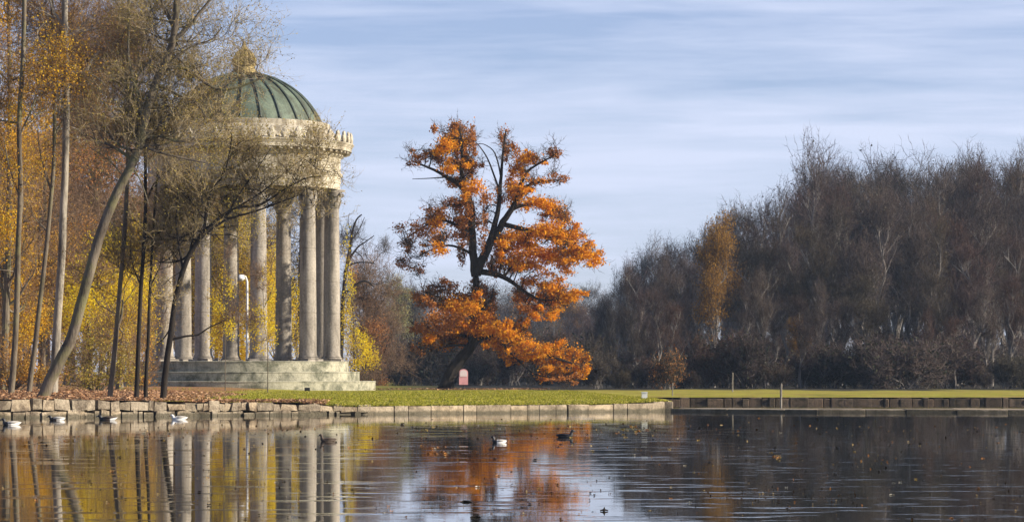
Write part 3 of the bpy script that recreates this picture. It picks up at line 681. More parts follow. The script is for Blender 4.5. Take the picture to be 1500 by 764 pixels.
bare_tree('bare_tree', 'thin dark trunk nearest the left edge with yellow leaves above it', 72, 16,
  [(18, 555), (22, 500), (25, 430), (27, 350), (30, 270), (28, 180), (34, 80), (36, -20)], [([(30, 290), (15, 250), (5, 200)], .03, .01), ([(28, 200), (50, 150), (60, 110)], .03, .01)],
  .08, M['bark'], 'twig_brown', 12, 1.2, 3, .5, .005, .8, 3.2, 'gold', r1=.05)
bare_tree('bare_tree', 'slim trunk leaning slightly right between the edge and the leaning tree', 74, 42,
  [(46, 545), (52, 500), (60, 430), (66, 380), (72, 320), (78, 250), (80, 180), (78, 100), (76, 0)], [([(75, 280), (60, 230), (55, 190)], .03, .01), ([(79, 200), (100, 160), (115, 120)], .03, .01)],
  .07, M['bark'], 'twig_brown', 12, 1.2, 3, .5, .005, .4, 3.0, 'ochre', r1=.04)
bare_tree('bare_tree', 'slender crooked trunk with one pale scar, left of the twin trunks', 68, 160,
  [(165, 545), (170, 490), (175, 430), (180, 370), (184, 310), (187, 250), (187, 180), (187, 100), (188, 20), (190, -30)],
  [([(187, 200), (165, 165), (140, 140)], .025, .01), ([(187, 150), (200, 110), (205, 60)], .025, .01), ([(172, 480), (178, 462), (180, 440)], .04, .02), ([(186, 265), (160, 235), (130, 215)], .025, .01)],
  .062, M['bark'], 'twig_brown', 16, 1.2, 3, .5, .005, .25, 2.8, 'ochre', r1=.035)
bare_tree('bare_tree', 'upright dark trunk close beside the left end of the temple steps', 67.5, 199,
  [(201, 555), (203, 500), (206, 430), (210, 370), (213, 310), (213, 255), (214, 200), (222, 140)], [([(213, 300), (225, 270), (245, 250)], .025, .01), ([(207, 420), (195, 390), (190, 360)], .02, .008)],
  .058, M['bark_dark'], 'twig_tan', 4, 1.0, 3, .5, .006, .25, 2.4, 'olive', r1=.03)
bare_tree('bare_tree', 'very thin dark stem beside the upright trunk at the temple steps', 67.8, 213,
  [(214, 550), (217, 500), (219, 440), (222, 380), (226, 310), (232, 240)], [([(220, 420), (232, 395), (240, 370)], .02, .008)],
  .05, M['bark_dark'], 'twig_tan', 8, .9, 3, .5, .006, .2, 2.4, 'olive', r1=.02)
bare_tree('bare_tree', 'forked dark tree leaning right in front of the temple columns', 67, 238,
  [(241, 560), (244, 530), (250, 490), (255, 450), (262, 418), (270, 390), (282, 365), (292, 350), (305, 335)],
  [([(296, 345), (310, 335), (330, 322), (350, 316), (378, 308), (405, 298), (440, 285)], .04, .012), ([(290, 352), (315, 325), (345, 305), (380, 300), (412, 280), (445, 262), (470, 258)], .045, .012),
   ([(252, 497), (272, 492), (290, 490), (305, 480), (325, 471)], .03, .012), ([(300, 338), (302, 310), (310, 280), (330, 250), (340, 200)], .04, .012), ([(268, 395), (262, 360), (258, 320), (262, 270)], .03, .01),
   ([(250, 480), (240, 495), (228, 505)], .02, .008), ([(330, 320), (350, 285), (375, 250), (398, 215)], .025, .006), ([(345, 305), (385, 280), (420, 250), (445, 232)], .022, .005)],
  .075, M['bark_dark'], 'twig_tan', 40, .95, 2, .42, .005, .3, 2.4, 'olive', r1=.05, upw=.09, srctop=400)

# woodland behind the bank -----------------------------------------------
leafy_tree('autumn_tree', 'tall golden tree filling the upper left corner', 'tree', 86, 5, [(8, 480), (12, 380), (14, 250), (14, 120), (12, 0)], [],
  [(12, 30, 26, 50, .5), (45, 20, 18, 40, .35), (20, 110, 26, 50, .6), (48, 90, 14, 50, .4), (22, 190, 28, 45, .7), (40, 230, 20, 40, .6), (14, 270, 26, 45, .7), (46, 300, 16, 35, .6), (10, 340, 30, 40, .7), (35, 150, 14, 40, .6), (52, 170, 12, 45, .4)],
  [M['gold']], M['bark'], 3.2, 2.6, 1.5, .13, tw=dict(grow=20, len=1.6, per=3, per2=2, tlen=.8, r=.008), twig_mat=M['twig_brown'], clump=.34)
leafy_tree('autumn_tree', 'brown tree with fine twigs and rusty leaves behind the pale trunk', 'tree', 108, 130, [(132, 480), (136, 380), (140, 260), (142, 170), (140, 120)], [],
  [(140, 150, 34, 30, .3), (165, 190, 34, 30, .5), (120, 195, 30, 34, .5), (150, 240, 44, 34, .6), (185, 255, 28, 36, .5), (118, 270, 34, 40, .6), (150, 300, 46, 34, .6), (100, 240, 24, 40, .5), (195, 310, 26, 34, .5)],
  [M['rust']], M['bark'], 2.8, 1.2, 1.5, .16, tw=dict(grow=45, len=2.2, per=5, per2=3, tlen=.9, r=.010), twig_mat=M['twig_brown'], clump=.34)
leafy_tree('autumn_tree', 'yellow tree glowing between the leaning trunk and the temple', 'tree', 96, 175, [(176, 520), (172, 460), (168, 400), (170, 340)], [],
  [(165, 365, 34, 30, .8), (195, 385, 26, 34, .9), (140, 405, 30, 34, .8), (178, 425, 40, 30, 1), (205, 450, 22, 40, .9), (150, 460, 40, 30, 1), (185, 490, 36, 28, .9), (120, 440, 24, 36, .8), (200, 340, 18, 24, .6)],
  [M['yellow'], M['gold']], M['bark'], 3.0, 3.0, 1.2, .12, tw=dict(grow=14, len=1.2, per=3, per2=2, tlen=.6, r=.008), twig_mat=M['twig_brown'], clump=.34)
leafy_tree('autumn_tree', 'orange brown tree behind the slim trunks at the left edge', 'tree', 100, 62, [(62, 510), (60, 440), (58, 370), (60, 310)], [],
  [(50, 350, 40, 34, .8), (85, 370, 30, 40, .8), (30, 400, 36, 40, .9), (70, 420, 40, 34, 1), (105, 330, 24, 34, .6), (40, 460, 44, 34, 1), (90, 470, 34, 36, .9), (12, 450, 22, 50, .8)],
  [M['ochre'], M['rust']], M['bark'], 3.0, 3.0, 1.2, .13, tw=dict(grow=14, len=1.4, per=3, per2=2, tlen=.7, r=.008), twig_mat=M['twig_brown'], clump=.34)
leafy_tree('autumn_tree', 'ochre tree between the thin trunks at the upper left', 'tree', 118, 60, [(62, 470), (64, 380), (66, 280), (66, 200)], [],
  [(66, 160, 22, 40, .5), (72, 230, 26, 36, .7), (60, 290, 30, 36, .8), (80, 290, 24, 30, .6), (50, 220, 20, 40, .7), (70, 110, 16, 34, .3)],
  [M['gold']], M['bark'], 2.8, 2.6, 1.2, .15, tw=dict(grow=20, len=1.6, per=3, per2=2, tlen=.8, r=.010), twig_mat=M['twig_brown'], clump=.34)
leafy_tree('autumn_tree', 'bright golden tree low behind the slender crooked trunk', 'tree', 90, 130, [(132, 530), (130, 470), (128, 420)], [],
  [(115, 410, 26, 30, .8), (140, 440, 30, 30, .9), (110, 470, 30, 30, .9), (150, 490, 34, 26, 1), (170, 460, 26, 30, .8), (190, 420, 22, 34, .8), (215, 410, 14, 40, .7), (150, 370, 24, 30, .6)],
  [M['yellow'], M['gold']], M['bark'], 3.2, 2.4, 1.0, .09, tw=dict(grow=12, len=1.0, per=3, per2=2, tlen=.5, r=.008), twig_mat=M['twig_brown'], clump=.34)
leafy_tree('autumn_tree', 'orange gold tree low at the left edge behind the first trunk', 'tree', 88, 5, [(6, 520), (4, 450), (6, 380)], [],
  [(8, 400, 22, 40, .8), (30, 430, 22, 40, .8), (10, 470, 24, 34, .9), (40, 370, 20, 34, .7), (36, 490, 22, 26, .9), (70, 480, 20, 34, .8), (10, 340, 20, 30, .6)],
  [M['gold'], M['rust']], M['bark'], 3.2, 2.2, 1.0, .09, tw=dict(grow=12, len=1.0, per=3, per2=2, tlen=.5, r=.008), twig_mat=M['twig_brown'], clump=.34)
def shrub(name, label, D, basepx, blobs, mats, leafpx=2.8, dens=2.0, depth=.6, twig='twig_brown', group=None, cat='shrub', clump=.34):
    g = ground_at(basepx, D); root = empty(name, g, label, cat, group); mb = MB(); sp = []
    for bl in blobs:
        c = W(bl[0], bl[1], D)
        for j in range(2):
            st = g+Vector((random.gauss(0, .12), random.gauss(0, .12), -.05)); e = c+Vector((random.gauss(0, .4)*bl[2], random.gauss(0, .4)*bl[2], random.gauss(.1, .4)*bl[3]))*mpp(D)
            e.z = max(e.z, g.z+.2)
            mid = st.lerp(e, .5)+Vector((0, 0, .15*(e-st).length)); mb.tube([st, mid, e], [.022, .015, .006], 5)
            d0 = (e-mid).normalized(); sp += [(e, d0, 1), (mid, d0, 1), (mid.lerp(e, .5), d0, 1)]
    local(mb.obj('stem', M['bark']), root)
    npm = NP(); twigs_from(npm, sp, 4, .5, .007, 3, len(mats))
    for mi, pos in blob_leaves(blobs, D, leafpx, dens, depth, clump).items():
        pos[:, 2] = np.maximum(pos[:, 2], g.z+.03); v, f = leaf_arrays(pos, leafpx*mpp(D)); npm.add(v, f, mi)
    local(mesh_obj('foliage', npm.mesh('foliage', [M[x] for x in mats]+[M[twig]])), root); return root
shrub('shrub', 'wide olive brown bush on the left bank behind the leaning trunk', 80, 140, [(110, 530, 30, 26, .8), (140, 515, 32, 30, .9), (170, 525, 30, 26, .9), (190, 545, 24, 22, .8), (130, 552, 40, 18, .9), (165, 555, 30, 16, .8)], ['olive', 'ochre'], 2.8, 2.0)
shrub('shrub', 'rust coloured bush at the foot of the thin trunks, left edge', 82, 18, [(10, 520, 22, 30, .9), (35, 530, 24, 26, .9), (20, 552, 36, 16, .9), (60, 545, 24, 18, .8), (88, 540, 20, 20, .7)], ['ochre', 'rust'], 2.8, 2.0)
shrub('shrub', 'brownish bush against the left end of the temple steps', 84, 205, [(195, 500, 20, 34, .7), (212, 530, 16, 28, .8), (200, 555, 24, 14, .8), (222, 480, 10, 30, .5)], ['ochre'], 2.8, 1.6)
# behind and beside the temple
leafy_tree('autumn_tree', 'broad yellow tree seen between the columns behind the temple', 'tree', 146, 335, [(335, 500), (336, 440), (340, 380), (345, 330)], [],
  [(310, 430, 30, 40, .9), (345, 400, 34, 40, .9), (385, 420, 34, 40, .9), (325, 480, 40, 34, 1, 0), (375, 480, 40, 34, 1), (410, 460, 22, 50, .8), (350, 345, 34, 30, .5), (300, 370, 26, 34, .6), (350, 520, 50, 14, 1), (405, 400, 20, 40, .7)],
  [M['yellow'], M['gold']], M['bark'], 2.6, 3.6, 1.5, .18, tw=dict(grow=30, len=2.2, per=4, per2=3, tlen=.9, r=.012), twig_mat=M['twig_tan'], clump=.34)
leafy_tree('autumn_tree', 'thin greenish yellow tree behind the right hand columns', 'tree', 150, 440, [(440, 500), (438, 430), (440, 370), (440, 320)], [],
  [(430, 440, 22, 40, .6), (450, 480, 26, 34, .7), (435, 500, 26, 26, .8), (440, 380, 20, 34, .3), (470, 500, 20, 24, .7)],
  [M['yellow']], M['bark'], 2.4, 1.7, 1.2, .12, tw=dict(grow=24, len=2.0, per=4, per2=3, tlen=.9, r=.011), twig_mat=M['twig_grey'], clump=.34)
leafy_tree('autumn_tree', 'bare brown tree with sparse leaves behind the left columns', 'tree', 152, 270, [(270, 500), (268, 420), (270, 340), (275, 270)], [],
  [(260, 420, 30, 40, .7), (290, 470, 34, 34, .7), (245, 480, 26, 40, .8), (270, 340, 30, 40, .4), (240, 360, 24, 40, .5)],
  [M['ochre']], M['bark'], 2.4, 1.7, 1.5, .18, tw=dict(grow=40, len=2.4, per=5, per2=3, tlen=1.0, r=.012), twig_mat=M['twig_brown'], clump=.34)
leafy_tree('sapling', 'young yellow tree standing in front of the temple columns', 'tree', 100, 392, [(392, 510), (388, 480), (386, 440), (384, 400)], [([(388, 470), (376, 450), (368, 425)], .015, .006), ([(387, 450), (400, 420), (405, 390)], .015, .006)],
  [(376, 445, 12, 20, .5), (390, 470, 14, 22, .6), (398, 430, 10, 22, .5), (380, 500, 14, 16, .6), (386, 400, 9, 16, .3), (402, 490, 10, 16, .5), (370, 475, 10, 20, .6)],
  [M['yellow']], M['bark'], 2.6, 1.4, .3, .016, tw=dict(grow=6, len=.6, per=3, per2=2, tlen=.4, r=.006), twig_mat=M['twig_brown'], clump=.34)
leafy_tree('sapling', 'young golden tree before the left hand temple columns', 'tree', 102, 330, [(330, 510), (331, 480), (330, 440), (328, 400)], [([(330, 470), (318, 448), (312, 425)], .015, .006), ([(331, 460), (342, 430), (346, 400)], .015, .006)],
  [(320, 440, 12, 22, .6), (338, 430, 12, 24, .6), (328, 470, 16, 22, .8), (316, 490, 10, 18, .8), (342, 480, 12, 22, .7), (330, 400, 10, 18, .4)],
  [M['yellow']], M['bark'], 2.6, 1.5, .3, .016, tw=dict(grow=6, len=.6, per=3, per2=2, tlen=.4, r=.006), twig_mat=M['twig_brown'], clump=.34)
shrub('shrub', 'bright yellow bush just behind the right end of the temple steps', 142, 526, [(512, 470, 12, 40, .7), (520, 500, 18, 26, 1), (535, 515, 16, 24, 1), (512, 420, 8, 34, .5), (525, 535, 24, 12, 1), (545, 530, 10, 18, .8), (508, 370, 6, 30, .3)], ['yellow', 'olive'], 2.6, 2.2)
leafy_tree('autumn_tree', 'rounded russet tree between temple and oak', 'tree', 175, 542, [(542, 530), (540, 490), (536, 450)], [],
  [(530, 445, 22, 24, .8), (515, 430, 16, 30, .8), (548, 475, 18, 24, .8), (535, 490, 26, 30, .9), (555, 520, 14, 34, .8), (540, 540, 26, 20, .8), (558, 555, 12, 14, .8), (520, 400, 12, 18, .5)],
  [M['rust']], M['bark_dark'], 2.2, 2.2, 1.5, .16, tw=dict(grow=26, len=2.0, per=5, per2=3, tlen=.9, r=.012), twig_mat=M['twig_brown'], clump=.34)
bare_tree('bare_tree', 'black bare tree with crooked boughs right of the temple', 155, 497, [(499, 520), (501, 470), (503, 430), (507, 395), (512, 365), (516, 340), (522, 322), (530, 314)],
  [([(505, 400), (513, 378), (524, 362), (534, 355), (548, 345)], .08, .02), ([(503, 432), (512, 424), (522, 416), (535, 411), (548, 420)], .08, .03), ([(508, 390), (520, 385), (535, 384), (550, 386)], .05, .02), ([(514, 352), (524, 340), (534, 318)], .04, .015), ([(520, 368), (530, 376), (534, 392)], .03, .012), ([(516, 345), (510, 325), (512, 312)], .03, .01)],
  .16, M['bark_dark'], 'twig_grey', 7, .9, 2, .4, .008, 0, r1=.03, per2=2)

# ------------------------------------------------------------------ the woods across the water
def proto(name, kind, seed, hgt=10.0):
    """one tree of the far wood, ten metres high, standing at the origin"""
    random.seed(seed); root = empty(name, (0, 0, 0), 'x', 'tree'); mb = MB(); sp = []
    top = hgt*random.uniform(.78, .9); pts = [Vector((0, 0, -.3))]; n = 7
    for i in range(1, n+1): pts.append(Vector((random.gauss(0, .16)*i/2, random.gauss(0, .16)*i/2, top*i/n)))
    P, Q = limb(mb, pts, .17, .03, 7)
    nl = {'bare': 26, 'leafy': 20, 'fir': 0, 'slim': 20}[kind]
    for i in range(nl):
        t = random.uniform(.22, 1)**.9; idx = min(int(t*(len(P)-1)), len(P)-2); q = P[idx]; a = random.uniform(0, 2*math.pi)
        ln = (1.25-t*.75)*hgt*random.uniform(.16, .30)*(.7 if kind == 'slim' else 1)
        grow(mb, q, Vector((math.cos(a), math.sin(a), random.uniform(.8, 2.4))), ln, max(.032, Q[idx]*.55), 2 if ln > 1.6 else 1, sp, .2, .16, 4, 0, .7, 4)
    mb.obj('trunk', M['bark_far'], root)
    npm = NP()
    if kind == 'fir':
        n = 5200; t = RNG.random(n)**.75; z = .8+t*(hgt-.9); rr = (1-t)**.85*hgt*.17+.05; lay = .75+.25*np.sin(z*7.5)
        a = RNG.random(n)*2*math.pi; q = np.sqrt(RNG.random(n))*lay; pos = np.stack([rr*q*np.cos(a), rr*q*np.sin(a), z-rr*q*.35], 1)
        v, f = leaf_arrays(pos, .34, 0, .4); npm.add(v, f, 1)
    else:
        tips = twigs_from(npm, sp, 2, .8, .011, 2, 0, .25)
        keep = {'bare': .012, 'slim': .03, 'leafy': .9}[kind]; k_ = RNG.random(len(tips)) < keep
        v, f = leaf_arrays(tips[k_]+RNG.normal(size=(k_.sum(), 3))*.1, .13, 0); npm.add(v, f, 1)
    mesh_obj('crown', npm.mesh('crown', [M['twig_grey'], M['far_leaf']]), root); return root
M['bark_far'] = mat_bark('bark_of_far_wood', (.09, .08, .07), (.28, .25, .22), 3)
protos = [proto('woodland_tree', 'bare', 28), proto('woodland_tree', 'bare', 21), proto('woodland_tree', 'bare', 22), proto('woodland_tree', 'slim', 23), proto('woodland_tree', 'bare', 24), proto('woodland_tree', 'slim', 25), proto('woodland_tree', 'leafy', 26)]
used = set()
def place(pr, px, D, toppy, label, group, wid=1.0, leafm=None, twigm=None, ry=None):
    g = ground_at(px, D); h = EYE+(HZ-toppy)*D/F-g.z
    o = pr if pr.name not in used else copy_tree(pr)
    used.add(pr.name); s = h/10.0
    o.location = g; o.scale = (s*wid, s*wid, s); o.rotation_euler = (0, 0, random.uniform(0, 6.28) if ry is None else ry)
    tag(o, label, 'tree', group)
    if not group and 'group' in o: del o['group']
    if leafm or twigm:
        for ch in o.children:
            if ch.name.startswith('crown'):
                ch.data = ch.data.copy()
                if twigm: ch.data.materials[0] = M[twigm]
                if leafm: ch.data.materials[1] = M[leafm]
    return o
OUT = [(870, 445), (885, 428), (905, 398), (930, 372), (955, 358), (985, 352), (1010, 345), (1040, 322), (1075, 300), (1110, 285), (1150, 272), (1185, 250), (1230, 238), (1290, 228), (1350, 244), (1420, 222), (1500, 236), (1640, 225), (1800, 235)]
def outline(px):
    for (a, ya), (b_, yb) in zip(OUT[:-1], OUT[1:]):
        if a <= px <= b_: return ya+(yb-ya)*(px-a)/(b_-a)
    return OUT[0][1] if px < OUT[0][0] else OUT[-1][1]
random.seed(5)
GR = 'trees of the dark wood on the right shore'; LR = 'bare grey brown tree in the dark wood on the right shore'
for D, f0, f1, st, x0, x1 in ((300, .55, .8, 19, 870, 1680), (240, .95, 1.02, 21, 880, 1640), (205, .82, .98, 24, 890, 1600), (172, .60, .88, 28, 900, 1560), (146, .30, .62, 26, 905, 1540)):
    px = x0
    while px < x1:
        p_ = px+random.uniform(-9, 9); hf = random.uniform(f0, f1); ty = 566-(566-outline(p_))*hf
        if not (1028 < p_ < 1066 and D < 200):
            place(random.choice(protos[:6]), p_, D+random.uniform(-9, 9), ty, LR, GR, random.uniform(.75, 1.2))
        px += st
place(protos[6], 1046, 160, 345, 'narrow tree with orange leaves in the dark right hand wood', None, .62, 'forest_orange')
place(protos[6], 1060, 182, 330, 'faded orange tree half hidden behind the narrow orange one', None, .7, 'forest_orange')
place(protos[6], 1168, 150, 470, 'small yellowish tree low in the wood near the right end', None, .8, 'forest_orange')
place(protos[3], 1194, 190, 205, 'tallest feathery bare tree rising above the right hand wood', None, .75)
GF = 'trees of the distant wood behind the oak'; LF = 'hazy blue grey tree in the distant wood behind the oak'
def far_top(px): return 440+10*math.sin(px*.05)+6*math.sin(px*.13+1)-18*sstep(840, 900, px)-6*sstep(640, 560, px)
for D, st, f0, f1 in ((460, 15, .92, 1.05), (390, 17, .8, 1.0), (330, 20, .55, .85)):
    px = 552
    while px < 912:
        p_ = px+random.uniform(-6, 6); ty = 563-(563-far_top(p_))*random.uniform(f0, f1)
        place(random.choice(protos[:7]), p_, D+random.uniform(-15, 15), ty, LF, GF, random.uniform(1.0, 1.5)); px += st
place(protos[6], 581, 300, 414, 'pale yellow green tree rising above the distant wood left of the oak', None, .85, 'far_yellow')
place(protos[6], 604, 310, 432, 'dull green tree next to the pale one in the distance', None, .9, 'far_leaf')
# woodland behind the temple and on the left, farther in
GL = 'trees deep in the wood on the left'; LL = 'brown bare tree deep in the wood behind the left bank'
random.seed(9)
for D, st, t0, t1 in ((185, 30, 260, 340), (150, 36, 300, 400)):
    px = -160
    while px < 500:
        p_ = px+random.uniform(-10, 10); ty = random.uniform(t0, t1)-(90 if p_ < 110 else 0)+(130 if p_ > 400 else 0)
        if not (205 < p_ < 500 and D < 165):
            if random.random() < .45: place(protos[6], p_, D+random.uniform(-8, 8), ty, 'ochre leaved tree deep in the wood behind the left bank', GL, random.uniform(1.0, 1.4), 'ochre', 'twig_brown')
            else: place(random.choice(protos[:6]), p_, D+random.uniform(-8, 8), ty, LL, GL, random.uniform(1.0, 1.4), None, 'twig_brown')
        px += st
# low bushes under the wood across the water
random.seed(11)
def bush_proto(seed, leafm, twig, frac=.06):
    random.seed(seed); root = empty('bush', (0, 0, 0), 'x', 'bush'); mb = MB(); sp = []
    for i in range(16):
        a = random.uniform(0, 6.28); grow(mb, (random.gauss(0, .12), random.gauss(0, .12), -.05), Vector((math.cos(a)*.7, math.sin(a)*.7, 1)), random.uniform(.6, 1.0), .02, 1, sp, .1, .2, 4)
    mb.obj('stem', M['bark_far'], root); npm = NP(); tips = twigs_from(npm, sp, 5, .35, .009, 3, 0)
    k_ = RNG.random(len(tips)) < frac; v, f = leaf_arrays(tips[k_], .08); npm.add(v, f, 1)
    mesh_obj('foliage', npm.mesh('foliage', [M[twig], M[leafm]]), root); return root
bushes = [bush_proto(31, 'dark_leaf', 'twig_grey'), bush_proto(32, 'far_leaf', 'twig_grey'), bush_proto(33, 'dark_leaf', 'twig_grey')]
rusty = bush_proto(34, 'rust', 'twig_grey', .13)
def put_bush(pr, px, D, h, wid, label, group=None, leafm=None):
    o = pr if pr.name not in used else copy_tree(pr); used.add(pr.name); o.location = ground_at(px, D)
    o.scale = (h*wid, h*wid, h); o.rotation_euler = (0, 0, random.uniform(0, 6.28)); tag(o, label, 'bush', group)
    if leafm:
        for ch in o.children:
            if ch.name.startswith('foliage'): ch.data = ch.data.copy(); ch.data.materials[1] = M[leafm]
    return o
for D, st in ((140, 26), (190, 24), (260, 22)):
    px = 560 if D > 150 else 880
    while px < 1560:
        put_bush(random.choice(bushes), px+random.uniform(-8, 8), D+random.uniform(-5, 5), random.uniform(.6, 2.3)*D/170, random.uniform(.7, 1.2), 'dark bush in the undergrowth of the wood across the water', 'bushes under the wood across the water'); px += st
put_bush(rusty, 977, 128, 1.1, .7, 'rusty brown bush before the dark wood, right of the white box')

# ------------------------------------------------------------------ small things on land
M['white'] = mat_plain('white_paint', (.75, .75, .73), .45, 0, .08)
M['dark_metal'] = mat_plain('dark_metal', (.02, .02, .022), .5, .2)
M['pink'] = mat_plain('pink_board', (.72, .34, .36), .5, 0, .15, 5)
M['pinkwhite'] = mat_plain('pale_pink_board', (.82, .66, .66), .5, 0, .1, 5)
M['lamp_glass'] = mat_plain('lamp_cover', (.7, .7, .66), .3)
# lamp post
D = 132; g = ground_at(362, D); lp = empty('street_lamp', g, 'slim white lamp post with bent head between the temple columns', 'lamp post')
mb = MB(); u = mpp(D); zt_ = W(0, 409, D).z-g.z
mb.tube([(0, 0, -.1), (0, 0, .5), (0, 0, .52), (0, 0, zt_-.1), (-.03, 0, zt_)], [.085, .085, .06, .05, .045], 10); mb.obj('pole', M['white'], lp)
mb = MB(); mb.tube([(-.02, 0, zt_-.02), (-.06, 0, zt_+.10), (-.16, 0, zt_+.17), (-.26, 0, zt_+.17)], [.04, .04, .035, .035], 8); mb.obj('arm', M['white'], lp)
mb = MB(); mb.lathe([(0, .16), (.06, .15), (.14, .09), (.19, .0), (.19, -.03), (.0, -.03)], 16, 0, (-.28, 0, zt_+.05)); hd = mb.obj('lamp_head', M['white'], lp)
mb = MB(); mb.lathe([(.0, -.14), (.08, -.12), (.14, -.07), (.165, -.035)], 16, 0, (-.28, 0, zt_+.05)); mb.obj('lamp_cover', M['lamp_glass'], hd)
# sign under the oak
D = 124; g = ground_at(679, D); sg = empty('sign_board', g, 'small pink and white board with rounded top on a post under the oak', 'sign')
mb = MB(); mb.tube([(0, .03, -.1), (0, .03, .75)], [.03, .03], 8); mb.obj('post', M['dark_metal'], sg)
u = mpp(D)
def board(w_, z0, z1, y, t, mat, name, par):
    mb = MB(); ol = [(-w_/2, z0), (w_/2, z0), (w_/2, z1-w_*.35)]+[(w_/2*math.cos(a_), z1-w_*.35+w_*.35*math.sin(a_)) for a_ in [math.pi*j/8 for j in range(1, 8)]]+[(-w_/2, z1-w_*.35)]
    n = len(ol); vs = [(x, y-t/2, z) for x, z in ol]+[(x, y+t/2, z) for x, z in ol]
    fs = [tuple(range(n)), tuple(range(2*n-1, n-1, -1))]+[(j, n+j, n+(j+1) % n, (j+1) % n) for j in range(n)]
    mb.add(vs, fs); return mb.obj(name, mat, par, False)
pan = board(13*u, W(0, 563, D).z-g.z, W(0, 540, D).z-g.z, -.03, .04, M['pink'], 'panel', sg)
board(10.5*u, W(0, 551, D).z-g.z, W(0, 541.5, D).z-g.z, -.056, .01, M['pinkwhite'], 'upper_field', pan)
# white box near the end of the lawn
D = 78; g = ground_at(944, D); wb = empty('utility_box', g, 'small white box on the lawn near the wall corner', 'box')
u = mpp(D); mb = MB(); mb.box((0, 0, .07), (8*u, .14, .17)); bx = mb.obj('housing', M['white'], wb, False)
mb = MB(); mb.box((0, 0, .166), (9*u, .17, .02)); mb.obj('lid', M['white'], wb, False)
# floodlight by the steps
D = 112; g = ground_at(450, D); fb = empty('floodlight', g, 'small black ground floodlight in front of the temple steps', 'floodlight')
u = mpp(D); mb = MB(); mb.box((0, 0, .09), (8*u, .12, .12)); mb.obj('housing', M['dark_metal'], fb, False)
mb = MB(); mb.tube([(-.07, .02, -.05), (-.07, .02, .04)], [.015, .015], 6); mb.tube([(.07, .02, -.05), (.07, .02, .04)], [.015, .015], 6); mb.obj('bracket', M['dark_metal'], fb)
# posts at the far shore
for px, D, top, bot, r_, lab in ((1144, 96.2, 561, None, .035, 'pale wooden post standing in the water by the right shore'), (1073, 112, 545, None, .025, 'thin pale pole on the grass before the right hand wood'), (985, 99, 560, None, .018, 'thin stake behind the corner of the wall')):
    g = ground_at(px, D); g.z = min(g.z, 0) if D < 97 else g.z; mb = MB(); h = W(0, top, D).z-g.z
    mb.tube([(0, 0, -.3), (0, 0, h*.5), (.01, 0, h-.02), (.01, 0, h)], [r_, r_, r_*.9, r_*.5], 8); po = mb.obj('post', M['bark_pale']); po.location = g; tag(po, lab, 'post')

# grass and fallen leaves (nobody could count them) ------------------------
n = 60000; gx = RNG.uniform(-9.5, 6.3, n); tt = RNG.random(n)**1.6*46
gy = np.array([bank(x) for x in gx])+.35+tt
lm = RNG.random(n) > np.clip((-gx-3.8)/2.2, 0, .96); dt = np.hypot(gx-TX, gy-TD) > 193*U+.03; gx, gy, tt = gx[lm & dt], gy[lm & dt], tt[lm & dt]
ne = 2600; ex = RNG.uniform(-1.8, 6.3, ne); ey = np.array([bank(x) for x in ex])+RNG.uniform(-.02, .3, ne)
gx = np.concatenate([gx, ex]); gy = np.concatenate([gy, ey]); n = len(gx); gz = np.array([land(x, y) for x, y in zip(gx, gy)])-.01
hh_ = RNG.uniform(.02, .055, n); wd = RNG.uniform(.012, .03, n); an = RNG.uniform(0, math.pi, n); lx, ly = RNG.normal(size=n)*.02, RNG.normal(size=n)*.02
p0 = np.stack([gx-np.cos(an)*wd, gy-np.sin(an)*wd, gz], 1); p1 = np.stack([gx+np.cos(an)*wd, gy+np.sin(an)*wd, gz], 1); p2 = np.stack([gx+lx, gy+ly, gz+hh_], 1)
go = mesh_obj('grass', np_mesh('grass', np.stack([p0, p1, p2], 1), np.arange(n*3).reshape(n, 3), M['grass'])); tag(go, 'short sunlit grass on the lawn before the temple and oak', 'grass', kind='stuff')
n = 15000; lx_ = np.where(RNG.random(n) < .86, RNG.uniform(-11, -4.9, n), RNG.uniform(-5.2, -1.8, n)); ly_ = np.array([bank(x) for x in lx_])+.05+np.where(lx_ < -4.6, RNG.random(n)**1.3*24, RNG.random(n)**2.5*5)
k_ = np.hypot(lx_-TX, ly_-TD) > 193*U+.05; lx_, ly_ = lx_[k_], ly_[k_]
pos = np.stack([lx_, ly_, np.array([land(x, y) for x, y in zip(lx_, ly_)])+RNG.uniform(.01, .05, len(lx_))], 1)
no = 1400; oc = ground_at(690, OD); ox = RNG.normal(oc.x, 2.6, no); oy = RNG.normal(OD, 3.0, no); k_ = ox < 6
pos = np.concatenate([pos, np.stack([ox, oy, np.array([land(x, y) for x, y in zip(ox, oy)])+RNG.uniform(.03, .06, no)], 1)[k_]])
v, f = leaf_arrays(pos, .075, .75); lo = mesh_obj('leaf_litter', np_mesh('leaf_litter', v, f, M['litter'])); tag(lo, 'fallen brown and orange leaves covering the left bank', 'fallen leaves', kind='stuff')

# ------------------------------------------------------------------ on the water
M['duck_brown'] = mat_plain('brown_feathers', (.055, .035, .022), .7, 0, .4, 30)
M['duck_black'] = mat_plain('black_feathers', (.012, .011, .012), .5, 0, .3, 30)
M['duck_white'] = mat_plain('white_feathers', (.72, .70, .66), .7, 0, .1, 30)
M['duck_grey'] = mat_plain('grey_feathers', (.40, .37, .33), .7, 0, .25, 30)
M['bill'] = mat_plain('grey_bill', (.12, .12, .11), .4)
M['bill_orange'] = mat_plain('orange_bill', (.45, .16, .02), .4)
RINGS = [(.235, .075, .004, .004), (.20, .058, .035, .016), (.15, .042, .065, .040), (.08, .03, .088, .066), (0, .026, .097, .074), (-.07, .03, .09, .07), (-.12, .045, .07, .058), (-.142, .075, .050, .046), (-.148, .105, .036, .036), (-.152, .135, .033, .034), (-.160, .160, .037, .036), (-.178, .172, .036, .034), (-.200, .168, .027, .025), (-.214, .162, .013, .013)]
